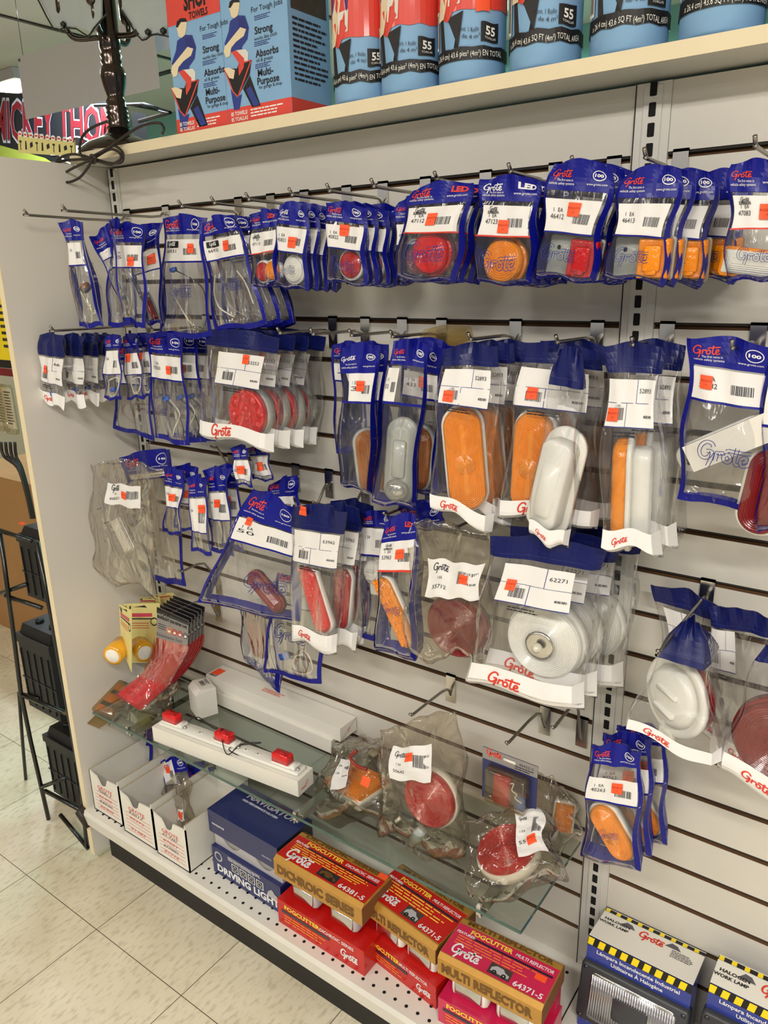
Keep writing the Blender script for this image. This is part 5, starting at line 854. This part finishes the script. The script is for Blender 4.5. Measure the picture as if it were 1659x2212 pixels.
for i in range(6):
    dy=.013*i; dxp=7*i; lab=['frontmost lens repair tape card with long bent red strip']+['lens repair tape card, %s from the front'%ORD[k] for k in range(5)]
    t,S,n,f=lens_tape([(339+dxp,1311-i*5),(407+dxp,1341-i*6),(405+dxp,1396-i*5),(338+dxp,1377-i*4)],-.15+dy,lab[i])
    c0=t.location; fx=1-.05*i
    L=[f[3]]+[at(338+dxp+(a-338)*fx,1377+(b-1377)*fx-i*3,Y=y+dy)-c0 for a,b,y in ((330,1405,-.155),(318,1436,-.17),(300,1462,-.19),(249,1502,-.235))]
    R_=[f[2]]+[at(405+dxp+(a-405)*fx,1396+(b-1396)*fx-i*3,Y=y+dy)-c0 for a,b,y in ((401,1412,-.155),(384,1442,-.17),(356,1486,-.19),(303,1535,-.235))]
    Ls=smooth_pts(L,4); Rs=smooth_pts(R_,4); N=len(Ls); mb=MB(); vs=[]
    for a,b_ in zip(Ls,Rs): vs+=[a,b_]
    vs+=[v+Vector((0,.0012,.0008)) for v in vs]; fs=[(2*j,2*j+1,2*j+3,2*j+2) for j in range(N-1)]; K=2*N; fs+=[tuple(x+K for x in reversed(q)) for q in fs]; fs+=[(2*N-2,2*N-1,2*N-1+K,2*N-2+K)]+[(2*j,2*j+2,2*j+2+K,2*j+K) for j in range(N-1)]+[(2*j+1,2*j+1+K,2*j+3+K,2*j+3) for j in range(N-1)]
    mb.add(vs,fs,'vinyl_red',True); mb.build('tape_strip',t)
    mb=MB(); vs=[]
    for a,b_ in zip(Ls,Rs): d=(a-b_).normalized()*.006; vs+=[a+d+Vector((0,-.0015,.001)),b_-d+Vector((0,-.0015,.001))]
    mb.add(vs,fs[:N-1],'clear_film',True); mb.build('sleeve',t)
# amber blister lying out past the side panel edge and crumpled bag
c=at(245,1490,Y=-.2); t=thing('amber_blister_pack','aged blister pack with amber striped lens, jutting past the side panel edge','blister pack',c,None,0); 
p=[at(*q_,Y=y)-c for q_,y in (((135,1540),-.27),((213,1572),-.24),((330,1500),-.1),((255,1466),-.13))]; u=Vector((0,0,-.002)); MB().hexa([x+u for x in p],p,'aged_film').build('card',t)
X=(p[1]-p[0]).normalized(); Yv=(p[3]-p[0]).normalized(); Zv=X.cross(Yv).normalized(); Zv=Zv if Zv.z>0 else -Zv; Yv=Zv.cross(X); cc=(p[0]+p[1])*.5*.42+(p[2]+p[3])*.5*.58
M=Matrix.Translation(cc)@Matrix(((X.x,Yv.x,Zv.x),(X.y,Yv.y,Zv.y),(X.z,Yv.z,Zv.z))).to_4x4(); mb=MB(); hw=(p[1]-p[0]).length*.42; hh=(p[3]-p[0]).length*.33
mb.rr(hw,hh,.008,[(0,0),(.002,.022),(.006,.025)],'aged_film',5,M); mb.build('blister',t); mb=MB(); mb.rr(hw*.85,hh*.85,.006,[(0,.001),(.002,.014),(.004,.016)],'lens_amber',5,M)
for k in (-.5,.2): mb.box((-hw*.8,hh*k,.016),(hw*.8,hh*(k+.22),.0168),'housing_dark',M)
mb.build('lens',t)
bag([(250,1490),(395,1470),(352,1560),(228,1560)],(-.14,-.12,-.19,-.22),'C','crumpled clear wrap lying on the left end of the glass shelf','',None,seed=90,hdr=0,lab=None,sticker=None,T=.02,group=G5,nm='crumpled_wrap',cat='plastic wrap')
# bags standing in the parts bins
bag([(232,1565),(330,1560),(330,1690),(215,1640)],(-.1,-.08,-.12,-.14),'A','dark blue bag lying behind the leftmost parts bin under the glass','',None,seed=91,hdr=.4,lab=(.2,.7,.1,.3),sticker=None,T=.012,group='bags in the parts bins')
bag([(345,1640),(392,1630),(440,1740),(365,1745)],(-.15,-.12,-.12,-.15),'A','bag with tilted label standing in the rear of the middle bin','',None,seed=92,hdr=.3,lab=(.05,.5,.05,.5),sticker=(.5,.4),T=.012,group='bags in the parts bins')
bag([(352,1690),(402,1668),(425,1790),(378,1795)],(-.22,-.2,-.2,-.22),'C','grey polybag with faint orange sticker standing in the right parts bin','',None,seed=93,hdr=0,lab=(.35,.65,.6,.8),sticker=(.5,.5),T=.014,group='bags in the parts bins')
bag([(405,1640),(460,1655),(448,1740),(412,1720)],-.1,'A','blue bag pointing down at the back of the right parts bin','',None,seed=94,hdr=.75,lab=None,sticker=None,T=.01,group='bags in the parts bins')
# ---- left of the side panel
def rod(*pp): return [at(a,b,Y=y) for a,b,y in pp]
t=thing('battery_rack','black steel battery display rack beyond the side panel','rack',(-.3,-.2,0))
mb=MB(); yf,yb=-.27,-.02
for pts in ([(0,1150,yf),(24,1330,yf),(45,1497,yf),(66,1600,yf),(105,1770,yf)],[(80,1170,yf),(110,1330,yf),(145,1520,yf),(175,1690,yf),(188,1830,yf)]): mb.tube([at(a,b,Y=y) for a,b,y in pts],.006,'rack_black',8)
put(mb,'post',t)
mb=MB(); mb.tube(smooth_pts([at(a,b,Y=-.2) for a,b in ((85,1510),(45,1498),(42,1510),(52,1640),(62,1735),(75,1755),(160,1765))],3),.005,'rack_black',8); put(mb,'leg',t)
mb=MB(); mb.tube([at(130,1760,Y=yf),at(190,1832,Y=yf),at(212,1812,Y=-.2)],.006,'rack_black',8); put(mb,'foot',t)
for l in ([(0,1146),(68,1168)],[(0,1282),(58,1262)],[(12,1287),(90,1313)],[(45,1500),(145,1542)],[(90,1700),(142,1680)],[(97,1708),(178,1752)]):
    mb=MB(); mb.tube([at(*l[0],Y=yf),at(*l[1],Y=yf+.02)],.006,'rack_black',8); put(mb,'shelf_bar',t)
def battery(px,py,hpx,label,s=1.0):
    A=at(px,py,Y=-.2); B=at(px+4,py+hpx,Y=-.2); H=A.z-B.z; t=thing('car_battery',label,'car battery',(A.x,-.2,B.z),'car batteries on the black rack'); w,d=.17*s,.17
    mb=MB(); mb.box((.004,.004,0),(w-.004,d-.004,H*.8),'battery')
    for i in range(5): mb.box((.01+i*w*.2,.001,H*.05),(.014+i*w*.2,.005,H*.72),'battery')
    mb.box((0,.002,H*.36),(w,.004,H*.38),'battery'); mb.build('case',t)
    mb=MB(); mb.box((0,0,H*.8),(w,d,H*.9),'battery'); mb.hexa([(.01,.01,H*.9),(w-.01,.01,H*.9),(w-.01,d-.01,H*.9),(.01,d-.01,H*.9)],[(.014,.02,H),(w-.014,.02,H),(w-.014,d-.02,H),(.014,d-.02,H)],'battery'); mb.build('lid',t)
    for x in (.3,.7): mb=MB(); mb.lathe([(.012,H),(.011,H+.008),(.001,H+.009)],'battery',14,Matrix.Translation((w*x,d*.3,0))); mb.build('cap',t)
    return t
battery(30,1138,140,'black car battery on the top tier with orange sticker'); 
t=BAT=[o for o in bpy.data.objects if o.name.startswith('car_battery')][0]; H=t.children[1].dimensions.z
b2=battery(28,1348,160,'black ribbed car battery on the middle tier'); b3=battery(88,1572,125,'black car battery on the lowest tier near the floor')
mb=MB(); q0=at(48,1133,Y=-.15)-t.location; prect(mb,plane(q0,(1,0,0),(0,1,.2)),-.012,-.006,.012,.006,'sticker_orange',.004); mb.build('price_sticker',t)
t=thing('cardboard_carton','plain brown cardboard carton on the floor beyond the battery rack','box',(-1.3,.35,0)); MB().box((-.5,0,0),(.5,.4,.72),'card_brown').build('carton',t)
t=thing('wall_sign','bright yellow sign beyond the side panel','sign',at(8,700,Y=.1)); MB().box((-.12,0,-.11),(.04,.003,.11),'hazard_yellow').build('board',t); mb=MB(); S=plane((0,0,0),(1,0,0),(0,0,1)); pgreek(mb,S,-.02,-.08,.03,.06,7,'ink_dark',3); prect(mb,S,-.12,-.135,.04,-.11,'ink_black',.0005); prect(mb,S,-.12,-.16,.04,-.136,'banner_red',.0005); mb.build('sign_print',t)
for i in range(2):
    c=at(4+i*18,880+i*4,Y=.06-i*.02); t=thing('clamshell_pack',['clear clamshell pack with white card, left one below the yellow sign','clear clamshell pack with white card, right one touching the side panel edge'][i],'clamshell pack',c,'clamshell packs below the yellow sign')
    mb=MB(); mb.rr(.035,.075,.01,[(0,0),(0,.012),(.004,.015)],'blister_film',5,Matrix.Rotation(PI/2,4,'X')); mb.build('shell',t); mb=MB(); mb.box((-.025,-.002,-.06),(.025,0,.065),'paper_white'); S=plane((0,-.002,0),(1,0,0),(0,0,1)); pgreek(mb,S,-.02,-.05,.02,.055,12,'ink_dark',i); mb.build('card',t)
t=thing('rubber_hose','bundle of brown rubber hoses curving down beside the side panel','hoses',at(30,1000,Y=.05)); mb=MB()
for i in range(4):
    mb=MB(); mb.tube(smooth_pts([at(a,b,Y=.05+i*.012) for a,b in ((2+i*10,955),(8+i*9,985),(38+i*3,1010),(55+i*2,1060),(68+i*2,1120))],4),.005,'cord_brown',8); put(mb,'hose',t)
# ---- beyond the top shelf at upper left
def panel_px(name,label,cat,q,Y,mat,th=.002,struct_=False):
    p=[at(*c,Y=Y) for c in q]; o=p[0]; t=thing(name,label,cat,o); f=[x-o for x in p]; b=[x+Vector((0,th,0)) for x in f]; MB().hexa([f[3],f[2],b[2],b[3]],[f[0],f[1],b[1],b[0]],mat).build('sheet',t); return t,(lambda u,v,off=0:f[0].lerp(f[1],u).lerp(f[3].lerp(f[2],u),v)+Vector((0,-off,0)))
t,S=panel_px('hanging_sign','blank pale grey paper sign hung behind the bronze lamp','sign',[(37,123),(330,35),(345,190),(56,258)],.9,'sign_white'); mb=MB(); pring(mb,S,.015,.06,.006,.02,.006,'ink_dark',.001); mb.build('grommet',t)
mb=MB()
for a_ in (.05,.95): p_=S(a_,0); mb.tube([p_,p_+Vector((0,0,CEIL-t.location.z-p_.z))],.0012,'rack_black',5)
mb.build('hanging_wire',t)
t,S=panel_px('sign_sheet','small pale grey sheet hanging right of the lamp stem','sign',[(262,88),(368,62),(368,105),(278,127)],.95,'sign_white')
mb=MB(); p_=S(.5,0); mb.tube([p_,p_+Vector((0,0,CEIL-t.location.z-p_.z))],.0012,'rack_black',5); mb.build('hanging_wire',t)
t,S=panel_px('racing_banner','black banner with big red outlined capitals behind the lamp','banner',[(-40,196),(262,218),(262,352),(-40,345)],1.6,'banner_black')
mb=MB(); Sv=lambda u,v,off=0:S(u,1-v,off)
ptext(mb,Sv,'MICKEY THOMP',.1,.3,.62,'box_grey',.002,al='l',bold=.045,w=.95,shear=-.1); ptext(mb,Sv,'MICKEY THOMP',.11,.325,.57,'banner_red',.006,al='l',bold=.02,w=.93,shear=-.1)
ppoly(mb,Sv,[(.1,.25),(.5,.05),(.55,-.02),(.14,.0),(.1,.12)],'lime',.003); pring(mb,Sv,.72,.18,.12,.22,.02,'paper_white',.003); ppoly(mb,Sv,[(.72+.115*cos(a_*.4),.18+.21*sin(a_*.4)) for a_ in range(16)],'ink_black',.004); ptext(mb,Sv,'TIRES',.76,.1,.16,'paper_white',.006,bold=.03); mb.build('banner_print',t)
t,S=panel_px('tool_strip_card','yellow price strip with pictured tools standing on the side panel','card',[(38,288),(160,303),(162,338),(40,330)],-.02,'card_yellow',.004)
mb=MB()
for i in range(10):
    u=.05+.1*i; prect(mb,S,u-.05,0,u+.05,.12,'banner_red',.0006); ppoly(mb,S,[(u+.04*cos(a_*.63),.02+.16*sin(a_*.63)) for a_ in range(10)],'paper_white',.001); prect(mb,S,u-.025,-.02,u+.025,.06,'ink_red',.0013)
    sh=[[(-.02,.35),(.02,.35),(.02,.45),(.005,.45),(.005,.85),(-.005,.85),(-.005,.45),(-.02,.45)],[(-.01,.35),(.01,.35),(.015,.8),(-.015,.8)],[(-.025,.45),(.02,.35),(.028,.6),(-.02,.7)]][i%3]; ppoly(mb,S,[(u+a_,b_) for a_,b_ in sh],'ink_dark',.0008)
mb.build('card_print',t)
t=thing('price_rail','clear plastic rail holding the tool strip card on the side panel top','rail',(-.07,-.02,1.716)); MB().box((-.1,-.02,0),(.02,.0,.008),'blister_film').build('rail',t)
t=thing('ceiling_frame','black metal display frame standing beyond the shelf end','frame',at(300,235,Y=1.2))
mb=MB(); mb.tube([at(205,228,Y=1.2),at(310,225,Y=1.2),at(368,243,Y=1.2),at(300,262,Y=1.25)],.008,'rack_black',6); mb.tube([at(268,182,Y=1.2),at(368,154,Y=1.2)],.008,'rack_black',6); put(mb,'bar',t)
mb=MB(); mb.hexa([at(290,300,Y=1.3),at(318,300,Y=1.3),at(318,300,Y=1.35),at(290,300,Y=1.35)],[at(283,240,Y=1.3),at(315,245,Y=1.3),at(315,245,Y=1.35),at(283,240,Y=1.35)],'banner_black'); put(mb,'panel',t)
